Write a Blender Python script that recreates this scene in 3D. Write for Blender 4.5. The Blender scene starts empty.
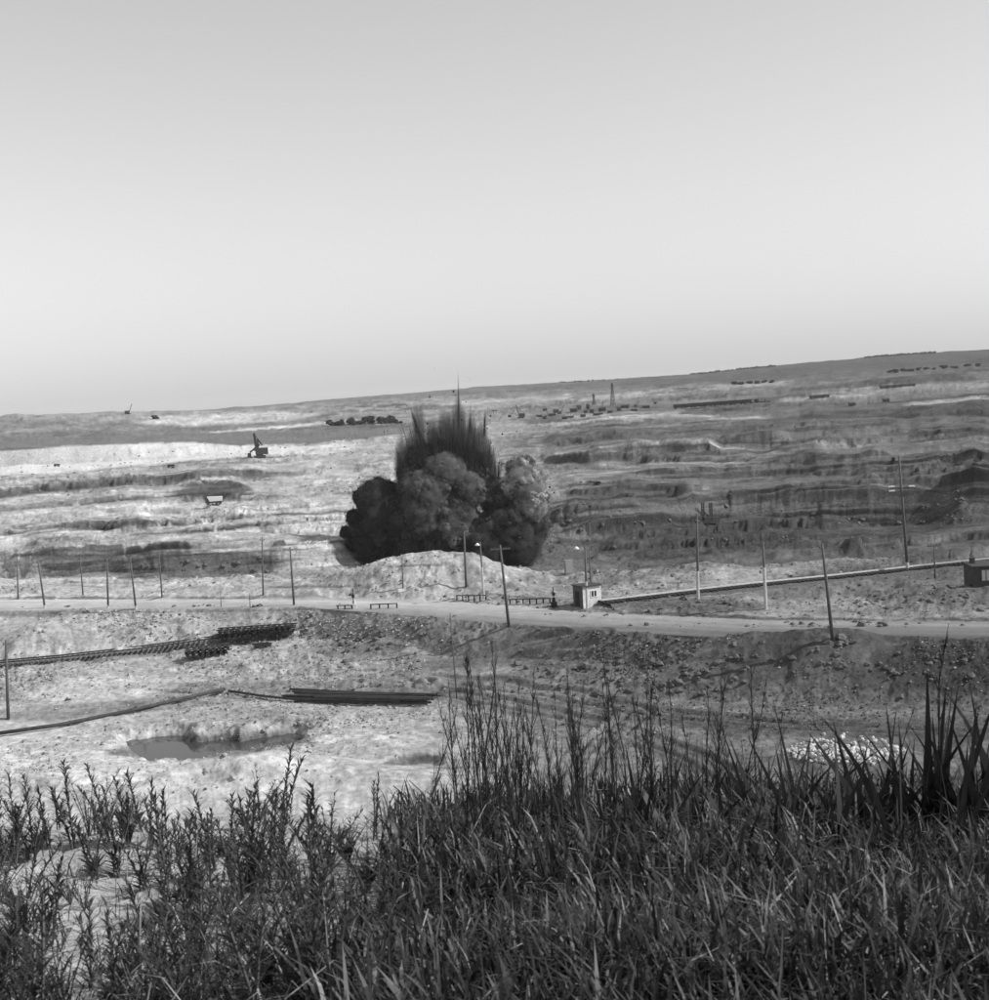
import bpy, math, random
import numpy as np
from mathutils import Vector, Matrix

random.seed(7)
RNG = np.random.default_rng(11)
SC = bpy.context.scene
COL = SC.collection

# ------------------------------------------------------------------ camera
CAMZ = 26.0
PITCH = math.radians(4.53)
ROLL = math.radians(3.3)
FPX = 80.0 / 56.0 * 989.0
_r = np.array([1.0, 0, 0]); _u = np.array([0, math.sin(PITCH), math.cos(PITCH)])
CF = np.array([0, math.cos(PITCH), -math.sin(PITCH)])
CR = math.cos(ROLL) * _r - math.sin(ROLL) * _u
CU = math.cos(ROLL) * _u + math.sin(ROLL) * _r
cd = bpy.data.cameras.new('camera'); cam = bpy.data.objects.new('camera', cd); COL.objects.link(cam)
cam.matrix_world = Matrix(((CR[0], CU[0], -CF[0], 0), (CR[1], CU[1], -CF[1], 0), (CR[2], CU[2], -CF[2], CAMZ), (0, 0, 0, 1)))
cd.sensor_fit = 'HORIZONTAL'; cd.sensor_width = 56; cd.lens = 80
cd.clip_start = 0.1; cd.clip_end = 60000
cd.dof.use_dof = True; cd.dof.focus_distance = 90; cd.dof.aperture_fstop = 22
SC.camera = cam

# ------------------------------------------------------------------ sky, sun, exposure (a black and white photograph: every colour is grey)
SUN_AZ, SUN_EL = math.radians(97), math.radians(40)      # azimuth clockwise from +Y
W = bpy.data.worlds.new('World'); SC.world = W; W.use_nodes = True
nt = W.node_tree; bg = nt.nodes['Background']
sky = nt.nodes.new('ShaderNodeTexSky'); sky.sky_type = 'NISHITA'; sky.sun_disc = False
sky.sun_elevation = SUN_EL; sky.sun_rotation = SUN_AZ; sky.air_density = 1.0; sky.dust_density = 0.1; sky.altitude = 150
bw = nt.nodes.new('ShaderNodeSeparateColor')        # old film sees mostly the blue of the sky
nt.links.new(sky.outputs[0], bw.inputs[0]); nt.links.new(bw.outputs[2], bg.inputs[0]); bg.inputs[1].default_value = 0.12
sd = bpy.data.lights.new('sun', 'SUN'); sun = bpy.data.objects.new('sun', sd); COL.objects.link(sun)
sd.energy = 4.6; sd.angle = math.radians(0.6); sd.color = (1, 1, 1)
sdir = Vector((math.sin(SUN_AZ) * math.cos(SUN_EL), math.cos(SUN_AZ) * math.cos(SUN_EL), math.sin(SUN_EL)))
sun.rotation_euler = sdir.to_track_quat('Z', 'Y').to_euler(); sun.location = (40, -40, 80)
SC.view_settings.view_transform = 'Standard'; SC.view_settings.look = 'None'
SC.view_settings.gamma = 1; SC.view_settings.exposure = 0.08; SC.view_settings.use_curve_mapping = False

# ------------------------------------------------------------------ pixels and places
def ray(px, py):
    return CF + (px - 494.5) / FPX * CR + (500 - py) / FPX * CU
def P(px, py, z=None, d=None):
    D = ray(px, py)
    t = (z - CAMZ) / D[2] if z is not None else d / D[1]
    return np.array([0, 0, CAMZ]) + t * D
def project(X, Y, Z):
    zz = Z - CAMZ
    dep = Y * CF[1] + zz * CF[2]
    return 494.5 + FPX * (X * CR[0] + Y * CR[1] + zz * CR[2]) / dep, 500 - FPX * (X * CU[0] + Y * CU[1] + zz * CU[2]) / dep

# ------------------------------------------------------------------ noise
_PT = np.random.default_rng(5).permutation(4096).astype(np.int64)
_PV = np.random.default_rng(6).random(4096)
def _hash(ix, iy, s):
    a = _PT[(ix.astype(np.int64) + 977 * s) & 4095]
    return _PV[_PT[(a + iy.astype(np.int64) + 131 * s) & 4095]]
def vnoise(x, y, s=0):
    x0 = np.floor(x); y0 = np.floor(y); fx = x - x0; fy = y - y0
    fx = fx * fx * (3 - 2 * fx); fy = fy * fy * (3 - 2 * fy)
    a = _hash(x0, y0, s); b = _hash(x0 + 1, y0, s); c = _hash(x0, y0 + 1, s); d = _hash(x0 + 1, y0 + 1, s)
    return (a + (b - a) * fx) * (1 - fy) + (c + (d - c) * fx) * fy
def fbm(x, y, o=4, s=0):
    v = 0; a = 0.5; n = 0
    for k in range(o):
        v = v + a * (vnoise(x + 17.3 * k, y - 9.1 * k, s + k) - 0.5) * 2; n += a; a *= 0.55; x = x * 2.03; y = y * 2.03
    return v / n

# ------------------------------------------------------------------ materials
MATS = {}
def mat(name, v, rough=0.85, spec=0.25, noise=0.0, scale=3.0, bump=0.0, bscale=20.0, attr=None, translucent=0.0, metal=0.0, two=None, alpha=1.0):
    if name in MATS: return MATS[name]
    m = bpy.data.materials.new(name); m.use_nodes = True; n = m.node_tree; b = n.nodes['Principled BSDF']; L = n.links.new
    b.inputs['Roughness'].default_value = rough; b.inputs['Specular IOR Level'].default_value = spec; b.inputs['Metallic'].default_value = metal
    b.inputs['Base Color'].default_value = (v, v, v, 1); b.inputs['Alpha'].default_value = alpha
    tc = n.nodes.new('ShaderNodeTexCoord')
    src = None
    if attr:
        at = n.nodes.new('ShaderNodeAttribute'); at.attribute_name = attr; src = at.outputs['Fac']
    if noise > 0:
        nz = n.nodes.new('ShaderNodeTexNoise'); nz.inputs['Scale'].default_value = scale; nz.inputs['Detail'].default_value = 6; nz.inputs['Roughness'].default_value = 0.65
        L(tc.outputs['Object'], nz.inputs['Vector'])
        mr = n.nodes.new('ShaderNodeMapRange'); mr.inputs[1].default_value = 0.3; mr.inputs[2].default_value = 0.7
        mr.inputs[3].default_value = 1 - noise; mr.inputs[4].default_value = 1 + noise
        L(nz.outputs['Fac'], mr.inputs[0])
        mu = n.nodes.new('ShaderNodeMath'); mu.operation = 'MULTIPLY'; L(mr.outputs[0], mu.inputs[0])
        if src is not None: L(src, mu.inputs[1])
        else: mu.inputs[1].default_value = v
        src = mu.outputs[0]
    if src is not None: L(src, b.inputs['Base Color'])
    if bump > 0:
        nb = n.nodes.new('ShaderNodeTexNoise'); nb.inputs['Scale'].default_value = bscale; nb.inputs['Detail'].default_value = 5
        L(tc.outputs['Object'], nb.inputs['Vector'])
        bp = n.nodes.new('ShaderNodeBump'); bp.inputs['Strength'].default_value = 1.0; bp.inputs['Distance'].default_value = bump
        L(nb.outputs['Fac'], bp.inputs['Height']); L(bp.outputs[0], b.inputs['Normal'])
    if translucent > 0:
        tr = n.nodes.new('ShaderNodeBsdfTranslucent'); mx = n.nodes.new('ShaderNodeMixShader'); mx.inputs[0].default_value = translucent
        if src is not None: L(src, tr.inputs[0])
        else: tr.inputs[0].default_value = (v, v, v, 1)
        L(b.outputs[0], mx.inputs[1]); L(tr.outputs[0], mx.inputs[2]); L(mx.outputs[0], n.nodes['Material Output'].inputs[0])
    MATS[name] = m
    return m

# ------------------------------------------------------------------ mesh helpers
class MB:
    """collects simple shapes; build() links them as one mesh object"""
    def __init__(s): s.v = []; s.f = []
    def quadbox(s, c, size, rz=0.0, M=None, taper=1.0):
        hx, hy, hz = size[0] / 2, size[1] / 2, size[2] / 2; n = len(s.v)
        for z in (-1, 1):
            k = taper if z > 0 else 1.0
            for x, y in ((-1, -1), (1, -1), (1, 1), (-1, 1)):
                p = Vector((x * hx * k, y * hy * k, z * hz))
                if rz: p = Matrix.Rotation(rz, 3, 'Z') @ p
                if M is not None: p = M @ p
                s.v.append((p[0] + c[0], p[1] + c[1], p[2] + c[2]))
        s.f += [(n, n + 3, n + 2, n + 1), (n + 4, n + 5, n + 6, n + 7)] + [(n + i, n + (i + 1) % 4, n + 4 + (i + 1) % 4, n + 4 + i) for i in range(4)]
        return s
    def bar(s, a, b, w, h=None, up=(0, 0, 1)):
        a = Vector(a); b = Vector(b); d = b - a; l = d.length
        if l < 1e-6: return s
        z = d.normalized(); x = z.cross(Vector(up))
        if x.length < 1e-3: x = z.cross(Vector((0, 1, 0)))
        x.normalize(); y = x.cross(z); M = Matrix((x, y, z)).transposed()
        return s.quadbox((a + b) / 2, (w, h or w, l), M=M)
    def tube(s, pts, rad, sides=6, cap=True):
        pts = [Vector(p) for p in pts]; n0 = len(s.v); m = len(pts)
        rad = rad if hasattr(rad, '__len__') else [rad] * m
        for i, p in enumerate(pts):
            d = (pts[min(i + 1, m - 1)] - pts[max(i - 1, 0)]).normalized()
            x = d.cross(Vector((0.13, 0.9, 0.2)));
            if x.length < 1e-3: x = d.cross(Vector((1, 0, 0)))
            x.normalize(); y = d.cross(x)
            for k in range(sides):
                a = 2 * math.pi * k / sides
                q = p + (x * math.cos(a) + y * math.sin(a)) * rad[i]
                s.v.append(tuple(q))
        for i in range(m - 1):
            for k in range(sides):
                k2 = (k + 1) % sides
                s.f.append((n0 + i * sides + k, n0 + i * sides + k2, n0 + (i + 1) * sides + k2, n0 + (i + 1) * sides + k))
        if cap:
            s.f.append(tuple(n0 + k for k in range(sides))[::-1]); s.f.append(tuple(n0 + (m - 1) * sides + k for k in range(sides)))
        return s
    def blade(s, base, d, length, w, bend=0.4, seg=3, side=None):
        base = Vector(base); d = Vector(d).normalized()
        sd_ = side or d.cross(Vector((0, 0, 1)))
        if sd_.length < 1e-3: sd_ = Vector((1, 0, 0))
        sd_ = sd_.normalized(); n = len(s.v)
        hd = Vector((d[0], d[1], 0)); p = base.copy(); dd = d.copy()
        for i in range(seg):
            t = i / seg; ww = w * (0.65 + 0.35 * math.sin(math.pi * min(1, t * 1.6 + .15))) * (1 - t ** 2.5)
            s.v.append(tuple(p - sd_ * ww / 2)); s.v.append(tuple(p + sd_ * ww / 2))
            p = p + dd * (length / seg); dd = (dd + Vector((hd[0] * .3, hd[1] * .3, -bend)) * (1.0 / seg)).normalized()
        s.v.append(tuple(p))
        for i in range(seg - 1): s.f.append((n + 2 * i, n + 2 * i + 1, n + 2 * i + 3, n + 2 * i + 2))
        s.f.append((n + 2 * seg - 2, n + 2 * seg - 1, n + 2 * seg))
        return s
    def mesh(s, name, m):
        me = bpy.data.meshes.new(name); me.from_pydata(s.v, [], s.f); me.materials.append(m); me.validate(); return me
    def build(s, name, m, parent=None, loc=None, smooth=False):
        me = s.mesh(name, m)
        if smooth: me.polygons.foreach_set('use_smooth', [True] * len(me.polygons))
        o = bpy.data.objects.new(name, me); COL.objects.link(o)
        if parent: o.parent = parent
        if loc is not None: o.location = loc
        return o
def np_mesh(name, V, F, m, parent=None, smooth=True, attrs=None):
    """V (n,3), F (k,4) or (k,3) numpy"""
    me = bpy.data.meshes.new(name); n = F.shape[1]
    me.vertices.add(len(V)); me.vertices.foreach_set('co', V.astype(np.float32).ravel())
    me.loops.add(F.size); me.loops.foreach_set('vertex_index', F.astype(np.int32).ravel())
    me.polygons.add(len(F)); me.polygons.foreach_set('loop_start', np.arange(0, F.size, n, dtype=np.int32))
    me.polygons.foreach_set('use_smooth', np.full(len(F), smooth))
    me.update(calc_edges=True)
    for k, a in (attrs or {}).items():
        at = me.attributes.new(k, 'FLOAT', 'POINT'); at.data.foreach_set('value', a.astype(np.float32).ravel())
    me.materials.append(m)
    o = bpy.data.objects.new(name, me); COL.objects.link(o)
    if parent: o.parent = parent
    return o
def tag(o, label=None, cat=None, group=None, kind=None):
    if label: o['label'] = label
    if cat: o['category'] = cat
    if group: o['group'] = group
    if kind: o['kind'] = kind
    return o
def empty(name, loc, rz=0.0, label=None, cat=None, group=None):
    o = bpy.data.objects.new(name, None); COL.objects.link(o); o.location = loc; o.rotation_euler = (0, 0, rz)
    o.empty_display_size = 0.3
    return tag(o, label, cat, group)
def copy_tree(o, parent=None):
    c = o.copy(); COL.objects.link(c); c.parent = parent
    for ch in list(o.children): copy_tree(ch, c)
    return c

# ------------------------------------------------------------------ the land: profiles lofted along feature lines (edges of road, benches, rims)
X7 = [0, 150, 300, 450, 600, 750, 989]
LINES = []
def line(y=None, z=None, d=None, t=.4, xs=X7, rough=.3, obj='ground', gully=0.0):
    n = len(xs)
    f = lambda a: [a] * n if not hasattr(a, '__len__') else a
    y = f(y) if y is not None else None; z = f(z) if z is not None else None; d = f(d) if d is not None else None; t = f(t)
    pts = []
    for i, x in enumerate(xs):
        if y is None: p = np.array([(x - 494.5) / FPX * d[i], d[i], z[i]])
        else: p = P(x, y[i], z=z[i] if z is not None else None, d=d[i] if d is not None else None)
        pts.append((p[0] / p[1], p[1], p[2], t[i]))
    LINES.append((np.array(pts), rough, obj, gully))
line(d=45, z=-3.5, t=.35)
line(d=80, z=-5, t=.4, rough=.6)
line(y=800, z=-5, t=[.5, .5, .5, .42, .36, .32, .28], rough=.5)
line(y=[730, 730, 725, 722, 722, 722, 722], z=-5, t=[.48, .48, .46, .4, .32, .27, .24], rough=.35)
line(y=[690, 690, 690, 690, 695, 703, 705], z=-4.5, t=[.4, .4, .4, .36, .33, .3, .26], rough=.22)
line(y=[666, 652, 636, 655, 665, 672, 675], z=[-4, -3.5, -3, -3, -2.8, -2.5, -2.5], t=[.42, .42, .4, .3, .26, .17, .17], rough=.5)
line(y=[610, 609, 607, 619, 631, 639, 642], z=0, t=[.33, .33, .32, .28, .26, .18, .17], rough=.5)
line(y=[600, 600, 600, 602, 613, 620, 622], z=0.02, t=[.56, .56, .56, .56, .54, .54, .52], rough=.04, obj='dirt_road')
line(y=[592, 592, 592, 590, 602, 604, 600], z=.6, t=[.36, .36, .36, .4, .24, .34, .28], rough=.4)
line(y=[586, 586, 585, 582, 590, 580, 562], z=[.8, .8, .8, .5, .2, .2, .2], t=[.45, .45, .5, .5, .3, .25, .22], rough=.45)
line(y=[580, 580, 579, 574, 577, 568, 546], z=[1, 1, 1, 1, 1, .6, .6], t=[.5, .5, .52, .5, .4, .42, .33], rough=.6)
line(d=300, z=[-15, -15, -17, -21, -23, -25, -25], t=.22, rough=1.0)
line(y=[575, 575, 572, 562, 545, 530, 520], z=[-16, -16, -18, -21, -23, -25, -25], t=[.42, .25, .35, .25, .17, .14, .14], rough=.9)
line(y=[555, 550, 548, 520, 512, 498, 485], z=[-11, -10, -12, -14, -14, -15, -14], t=[.46, .3, .4, .3, .24, .26, .26], rough=1.3, gully=1.0)
line(y=[535, 530, 525, 505, 495, 480, 470], z=[-10, -9, -10, -12, -12, -12, -12], t=[.5, .48, .45, .36, .3, .22, .2], rough=.9)
line(y=[510, 505, 500, 490, 480, 465, 455], z=[-7, -6, -6, -8, -8, -7, -7], t=[.46, .44, .44, .36, .3, .28, .24], rough=1.1, gully=.8)
line(y=[495, 488, 480, 470, 472, 455, 440], z=[-6, -6, -5, -6, -7, -5, -5], t=[.4, .42, .46, .42, .32, .28, .24], rough=.7)
line(y=[480, 472, 462, 455, 456, 445, 428], z=[-3, -3, -2, -1, -2, -2, -1], t=[.45, .4, .44, .42, .3, .26, .24], rough=1.0, gully=1.2)
line(y=[468, 462, 455, 440, 440, 430, 415], z=[-3, -3, -1, 0, -1, 0, 0], t=[.66, .66, .5, .42, .26, .24, .18], rough=.6)
line(y=[450, 445, 437, 428, 428, 418, 402], z=[7, 5.5, 3, 1, 0, 1, 2], t=[.7, .68, .5, .45, .38, .26, .2], rough=.7, gully=.5)
line(y=[432, 428, 422, 414, 412, 402, 392], z=[13, 11, 8, 5, 4, 6, 3], t=[.22, .24, .22, .35, .3, .32, .34], rough=.8)
X9 = [0, 60, 150, 200, 330, 460, 545, 700, 760, 870, 989]
line(y=[420, 418, 417, 416, 408, 401, 397, 386, 382, 376, 369], d=1500, xs=X9, t=[.25, .3, .36, .4, .3, .4, .38, .3, .26, .26, .22], rough=1.6)
line(y=[417.5, 414, 411.5, 412, 402, 393, 390, 381, 377, 369, 362], d=1900, xs=X9, t=[.25, .28, .32, .26, .22, .22, .2, .17, .16, .16, .15], rough=1.8, obj='hill')
line(y=[418.5, 416, 415, 411, 399.5, 388.5, 383, 374, 367.5, 357, 349], d=3600, xs=X9, t=[.2, .2, .2, .2, .2, .2, .2, .17, .15, .15, .14], rough=1.5, obj='hill')
line(y=[420, 418, 416, 413, 402, 391, 386, 378, 372, 362, 354], d=9000, xs=X9, t=.18, rough=2.0, obj='hill')
line(y=[420, 418, 416, 413, 404, 394, 389, 380, 375, 366, 359], d=14000, xs=X9, t=.18, rough=2.0, obj='hill')

U = np.concatenate([np.linspace(-1.1, -0.40, 60, endpoint=False), np.linspace(-0.40, 0.40, 1180), np.linspace(0.40, 1.1, 61)[1:]])
NU = len(U)
def smooth1(a, k=9):
    if k <= 1: return a
    w = np.hanning(k + 2)[1:-1]; w /= w.sum()
    return np.convolve(np.pad(a, k // 2, mode='edge'), w, mode='valid')
LD, LZ, LT = [], [], []
prev = None
for pts, rough, ob, gl in LINES:
    d = smooth1(np.interp(U, pts[:, 0], pts[:, 1]), 85); z = smooth1(np.interp(U, pts[:, 0], pts[:, 2]), 85); t = smooth1(np.interp(U, pts[:, 0], pts[:, 3]), 85)
    if prev is not None: d = np.maximum(d, prev + 0.8)
    prev = d; LD.append(d); LZ.append(z); LT.append(t)
rowD, rowZ, rowT, rowR, rowG, rowO = [], [], [], [], [], []
for i in range(len(LINES) - 1):
    px0, py0 = project(U * LD[i], LD[i], LZ[i]); px1, py1 = project(U * LD[i + 1], LD[i + 1], LZ[i + 1])
    inn = slice(80, 1220)
    nr = int(np.clip(np.max(np.abs(py0 - py1)[inn]) / .95, 6, 80)) if i >= 2 else 14
    for k in range(nr):
        s = k / nr
        e = s
        rowD.append(LD[i] + (LD[i + 1] - LD[i]) * s); rowZ.append(LZ[i] + (LZ[i + 1] - LZ[i]) * e); rowT.append(LT[i] + (LT[i + 1] - LT[i]) * s)
        r0 = LINES[i][1]; r1 = LINES[i + 1][1]
        edge = min(s, 1 - s) * 2
        rowR.append(r1 if LINES[i + 1][2] != 'dirt_road' else .04); rowG.append(LINES[i + 1][3] * math.sin(math.pi * s))
        rowO.append(LINES[i + 1][2])
rowD.append(LD[-1]); rowZ.append(LZ[-1]); rowT.append(LT[-1]); rowR.append(1.0); rowG.append(0); rowO.append('hill')
GD = np.array(rowD); GZ = np.array(rowZ); GT = np.array(rowT); NR = len(GD)
GR = np.array(rowR); GG = np.array(rowG)
GR = smooth1(GR, 5)
isroad = np.array([o == 'dirt_road' for o in rowO])
kk = np.where(isroad)[0]; GR[kk] = .05; GR[kk[0] - 1] = .15; GR[kk[-1] + 1] = .05
GX = GD * U[None, :]
def hit(px, py):
    """first point of the land along a pixel's ray (u is constant along it)"""
    D = ray(px, py); u = D[0] / D[1]
    j = int(np.clip(np.searchsorted(U, u), 1, NU - 1)); w = (u - U[j - 1]) / (U[j] - U[j - 1])
    d = GD[:, j - 1] * (1 - w) + GD[:, j] * w; z = GZ[:, j - 1] * (1 - w) + GZ[:, j] * w
    rz = CAMZ + d * D[2] / D[1]; g = z - rz
    idx = np.where((g[:-1] < 0) & (g[1:] >= 0))[0]
    if g[0] >= 0 or len(idx) == 0:
        i = int(np.argmin(np.abs(g))); dd = d[i]
    else:
        i = idx[0]; f = -g[i] / (g[i + 1] - g[i]); dd = d[i] + f * (d[i + 1] - d[i])
    return np.array([u * dd, dd, float(np.interp(dd, d, z))])
def ground_z(x, y):
    u = x / y; j = int(np.clip(np.searchsorted(U, u), 1, NU - 1)); w = (u - U[j - 1]) / (U[j] - U[j - 1])
    return float(np.interp(y, GD[:, j - 1], GZ[:, j - 1]) * (1 - w) + np.interp(y, GD[:, j], GZ[:, j]) * w)

# heaps and hollows: pixel of the foot's middle, half width (m), half depth (m), height (m)
MOUNDS = [
    (445, 586, 11, 5, 2.5), (408, 589, 8, 4, 1.5), (482, 588, 7, 4, 2.1), (350, 590, 10, 4, 1.8), (240, 588, 12, 4, 1.2), (660, 585, 10, 4, .8),
    (790, 598, 9, 3, .7), (870, 592, 9, 3, 1.3), (960, 597, 9, 3, 1.2), (700, 575, 14, 4, 1.0),
    (60, 640, 7, 3, 1.3), (120, 640, 6, 3, 1.1), (20, 645, 5, 3, 1.2), (180, 632, 5, 2.5, .9), (210, 690, 0, 0, 0),
    (835, 655, 7, 4, 1.5), (700, 672, 9, 3, 1.0), (940, 668, 8, 3, .9), (560, 668, 7, 3, .8), (620, 690, 7, 2.5, .7), (370, 650, 6, 3, .9), (420, 640, 5, 3, .6),
    (265, 724, 9, 3, .5), (190, 730, 8, 2.2, .3), (105, 752, 4, 3.0, .7), (200, 792, 6, 3.5, 1.6), (260, 785, 7, 3.5, 1.2), (320, 775, 7, 4, 1.1), (60, 780, 8, 4, .8),
    (390, 745, 6, 3, .8), (380, 790, 8, 4, .8), (868, 768, 5, 2.5, 1.3), (832, 762, 4, 2, 1.1),
    (600, 520, 14, 6, 3.5), (690, 515, 10, 5, 2.0), (995, 505, 14, 9, 3.5), (965, 525, 8, 5, 2), (700, 545, 6, 3, 2), (770, 555, 10, 4, 1.5),
    (210, 500, 9, 12, -3.5), (100, 480, 20, 6, 2), (570, 400, 30, 20, 2), (640, 395, 40, 20, 3), (100, 418, 90, 60, 3), (860, 402, 40, 14, 4), (940, 392, 30, 15, 5), (620, 425, 40, 12, 3), (830, 395, 30, 15, 3),
]
_rm = random.Random(31)
MOUNDS += [(_rm.uniform(-20, 210), _rm.uniform(416.5, 424), _rm.uniform(7, 18), _rm.uniform(8, 16), _rm.uniform(1.5, 4)) for k in range(26)]
MOUNDS += [(_rm.uniform(560, 980), _rm.uniform(540, 560), _rm.uniform(2, 5), _rm.uniform(2, 4), _rm.uniform(.6, 1.8)) for k in range(22)]
MC = [(hit(a, b), c, e, h) for a, b, c, e, h in MOUNDS if c > 0]
add = np.zeros_like(GD)
wx = GX + 2.2 * fbm(GX / 5, GD / 5, 3, 40); wy = GD + 2.2 * fbm(GX / 5, GD / 5, 3, 50)
roadmask = np.zeros(NR); roadmask[kk] = 1; roadmask = np.clip(smooth1(roadmask, 9), 0, 1); roadmask[kk] = 1
for c, a, b, h in MC:
    sc = max(1.0, a / 10)
    q = ((GX + (wx - GX) * sc - c[0]) / a) ** 2 + ((GD + (wy - GD) * min(sc, b / 3) - c[1]) / b) ** 2
    add += h * np.exp(-q * 1.1)
GZ = GZ + add * (1 - roadmask[:, None])
# the pond's hollow
POND_Z = -5.85
def ell(cx, cy, rx, ry):
    c = hit(cx, cy); e = hit(cx + rx, cy); n = hit(cx, cy + ry); f_ = hit(cx, cy - ry)
    return c[0], (n[1] + f_[1]) / 2, abs(e[0] - c[0]), abs(f_[1] - n[1]) / 2
nzp = fbm(GX / 2.5, GD / 2.5, 4, 77)
POND = [P(x, y, z=POND_Z)[:2] for x, y in ((128, 742), (150, 736), (175, 737), (200, 743), (240, 741), (275, 735), (303, 736), (292, 746), (250, 752), (215, 760), (180, 766), (155, 768), (138, 760))]
def poly_sd(poly, X, Y):
    d = np.full(X.shape, 1e9); ins = np.zeros(X.shape, bool); n = len(poly)
    for k in range(n):
        a = poly[k]; b = poly[(k + 1) % n]; ab = b - a
        t = np.clip(((X - a[0]) * ab[0] + (Y - a[1]) * ab[1]) / (ab @ ab), 0, 1)
        d = np.minimum(d, np.hypot(X - a[0] - t * ab[0], Y - a[1] - t * ab[1]))
        c = (a[1] > Y) != (b[1] > Y); xi = a[0] + (Y - a[1]) / (b[1] - a[1] + 1e-9) * ab[0]; ins ^= c & (X < xi)
    return np.where(ins, -d, d)
psd = poly_sd(POND, GX, GD) + 1.5 * nzp
car = np.clip((1.6 - psd) / 2.2, 0, 1); car = car * car * (3 - 2 * car)
GZ = GZ * (1 - car) + (POND_Z - .5) * car
PE2 = [ell(415, 760, 26, 6)]
for cx, cy, rx, ry in PE2:
    q = np.sqrt(((GX - cx) / rx) ** 2 + ((GD - cy) / ry) ** 2) + .2 * nzp
    c2 = np.clip((1.2 - q) / .3, 0, 1); GZ = GZ * (1 - c2) + (-5.55) * c2

# surface relief: broken earth, gullies down the faces, clods
SX = U[None, :] * 150 + 0 * GD; SY = 150 * np.log(GD / 150)      # relief grows with distance
n1 = fbm(SX / 4.5, SY / 5.5, 5, 3)
n2 = fbm(SX / 1.1, SY / 1.6, 4, 9)
cl = np.clip(fbm(SX / .55, SY / .8, 3, 23) - .28, 0, 1)
patch = np.clip(.5 + 1.3 * fbm(SX / 14, SY / 14, 3, 61), 0.05, 1.2)
n3 = 1 - 2 * np.abs(fbm(SX / 1.9, SY / 2.6, 4, 15)); n4 = fbm(SX / .42, SY / .7, 3, 19)
damp = np.clip(200 / GD, .25, 1)
rel = np.clip(GD / 150, .6, 5) ** .6 * GR[:, None] * (n1 * .9 + n2 * .22 * patch * damp ** .5 + (n3 - .5) * .25 * patch * damp ** .5 + n4 * .07 * (.3 + patch) * damp + cl * .8 * patch * damp)
sc1 = np.tanh((fbm(SX / 5.5, SY / 5, 5, 301) - .08) * 14); sc2 = np.tanh((fbm(SX / 1.7, SY / 1.8, 4, 303) - .12) * 12); sc3 = np.tanh((fbm(SX / .6, SY / .75, 3, 305) - .2) * 10)
rel = rel + np.clip(GD / 150, .6, 3) ** .8 * GR[:, None] ** .7 * (.2 * sc1 + .08 * sc2 * patch + .025 * sc3 * patch * damp)
gul = GG[:, None] * (np.abs(fbm(U[None, :] * 70 + GD * .006 + .3 * n1, GD / 60, 5, 31)) - .3) * 2.2 * np.clip(.35 + 1.6 * fbm(SX / 16, SY / 30, 3, 33), 0, 1.3)
GZ = GZ + rel * np.clip(1 - car * .8, 0, 1) + gul
# wheel ruts worn into the earth
def seg_dist(pts):
    best = np.full(GX.shape, 1e9)
    for a, b in zip(pts[:-1], pts[1:]):
        ab = b - a; L2 = ab @ ab
        t = np.clip(((GX - a[0]) * ab[0] + (GD - a[1]) * ab[1]) / L2, 0, 1)
        best = np.minimum(best, np.hypot(GX - a[0] - t * ab[0], GD - a[1] - t * ab[1]))
    return best
RUTS = [[(330, 690), (430, 668), (520, 648), (600, 634)], [(420, 690), (480, 700), (560, 715), (640, 735), (700, 760), (760, 800)], [(430, 680), (520, 690), (640, 712), (800, 728), (989, 735)],
        [(0, 716), (120, 706), (230, 697), (330, 690), (430, 690)], [(640, 712), (600, 740), (560, 790)], [(0, 700), (150, 690), (300, 686), (420, 684)]]
rut_tone = np.zeros_like(GD)
for R_ in RUTS:
    pts = [hit(*p)[:2] for p in R_]
    d = seg_dist(pts) + .35 * fbm(GX / 3, GD / 3, 2, 91)
    lane = np.exp(-(d / 2.6) ** 4)
    GZ = GZ - rel * lane * .75
    prof = -.24 * np.exp(-((d - 1.0) / .32) ** 2) + .10 * np.exp(-((d - .35) / .3) ** 2) + .18 * np.exp(-((d - 1.7) / .35) ** 2)
    GZ = GZ + prof
    rut_tone = np.maximum(rut_tone, lane)

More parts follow.
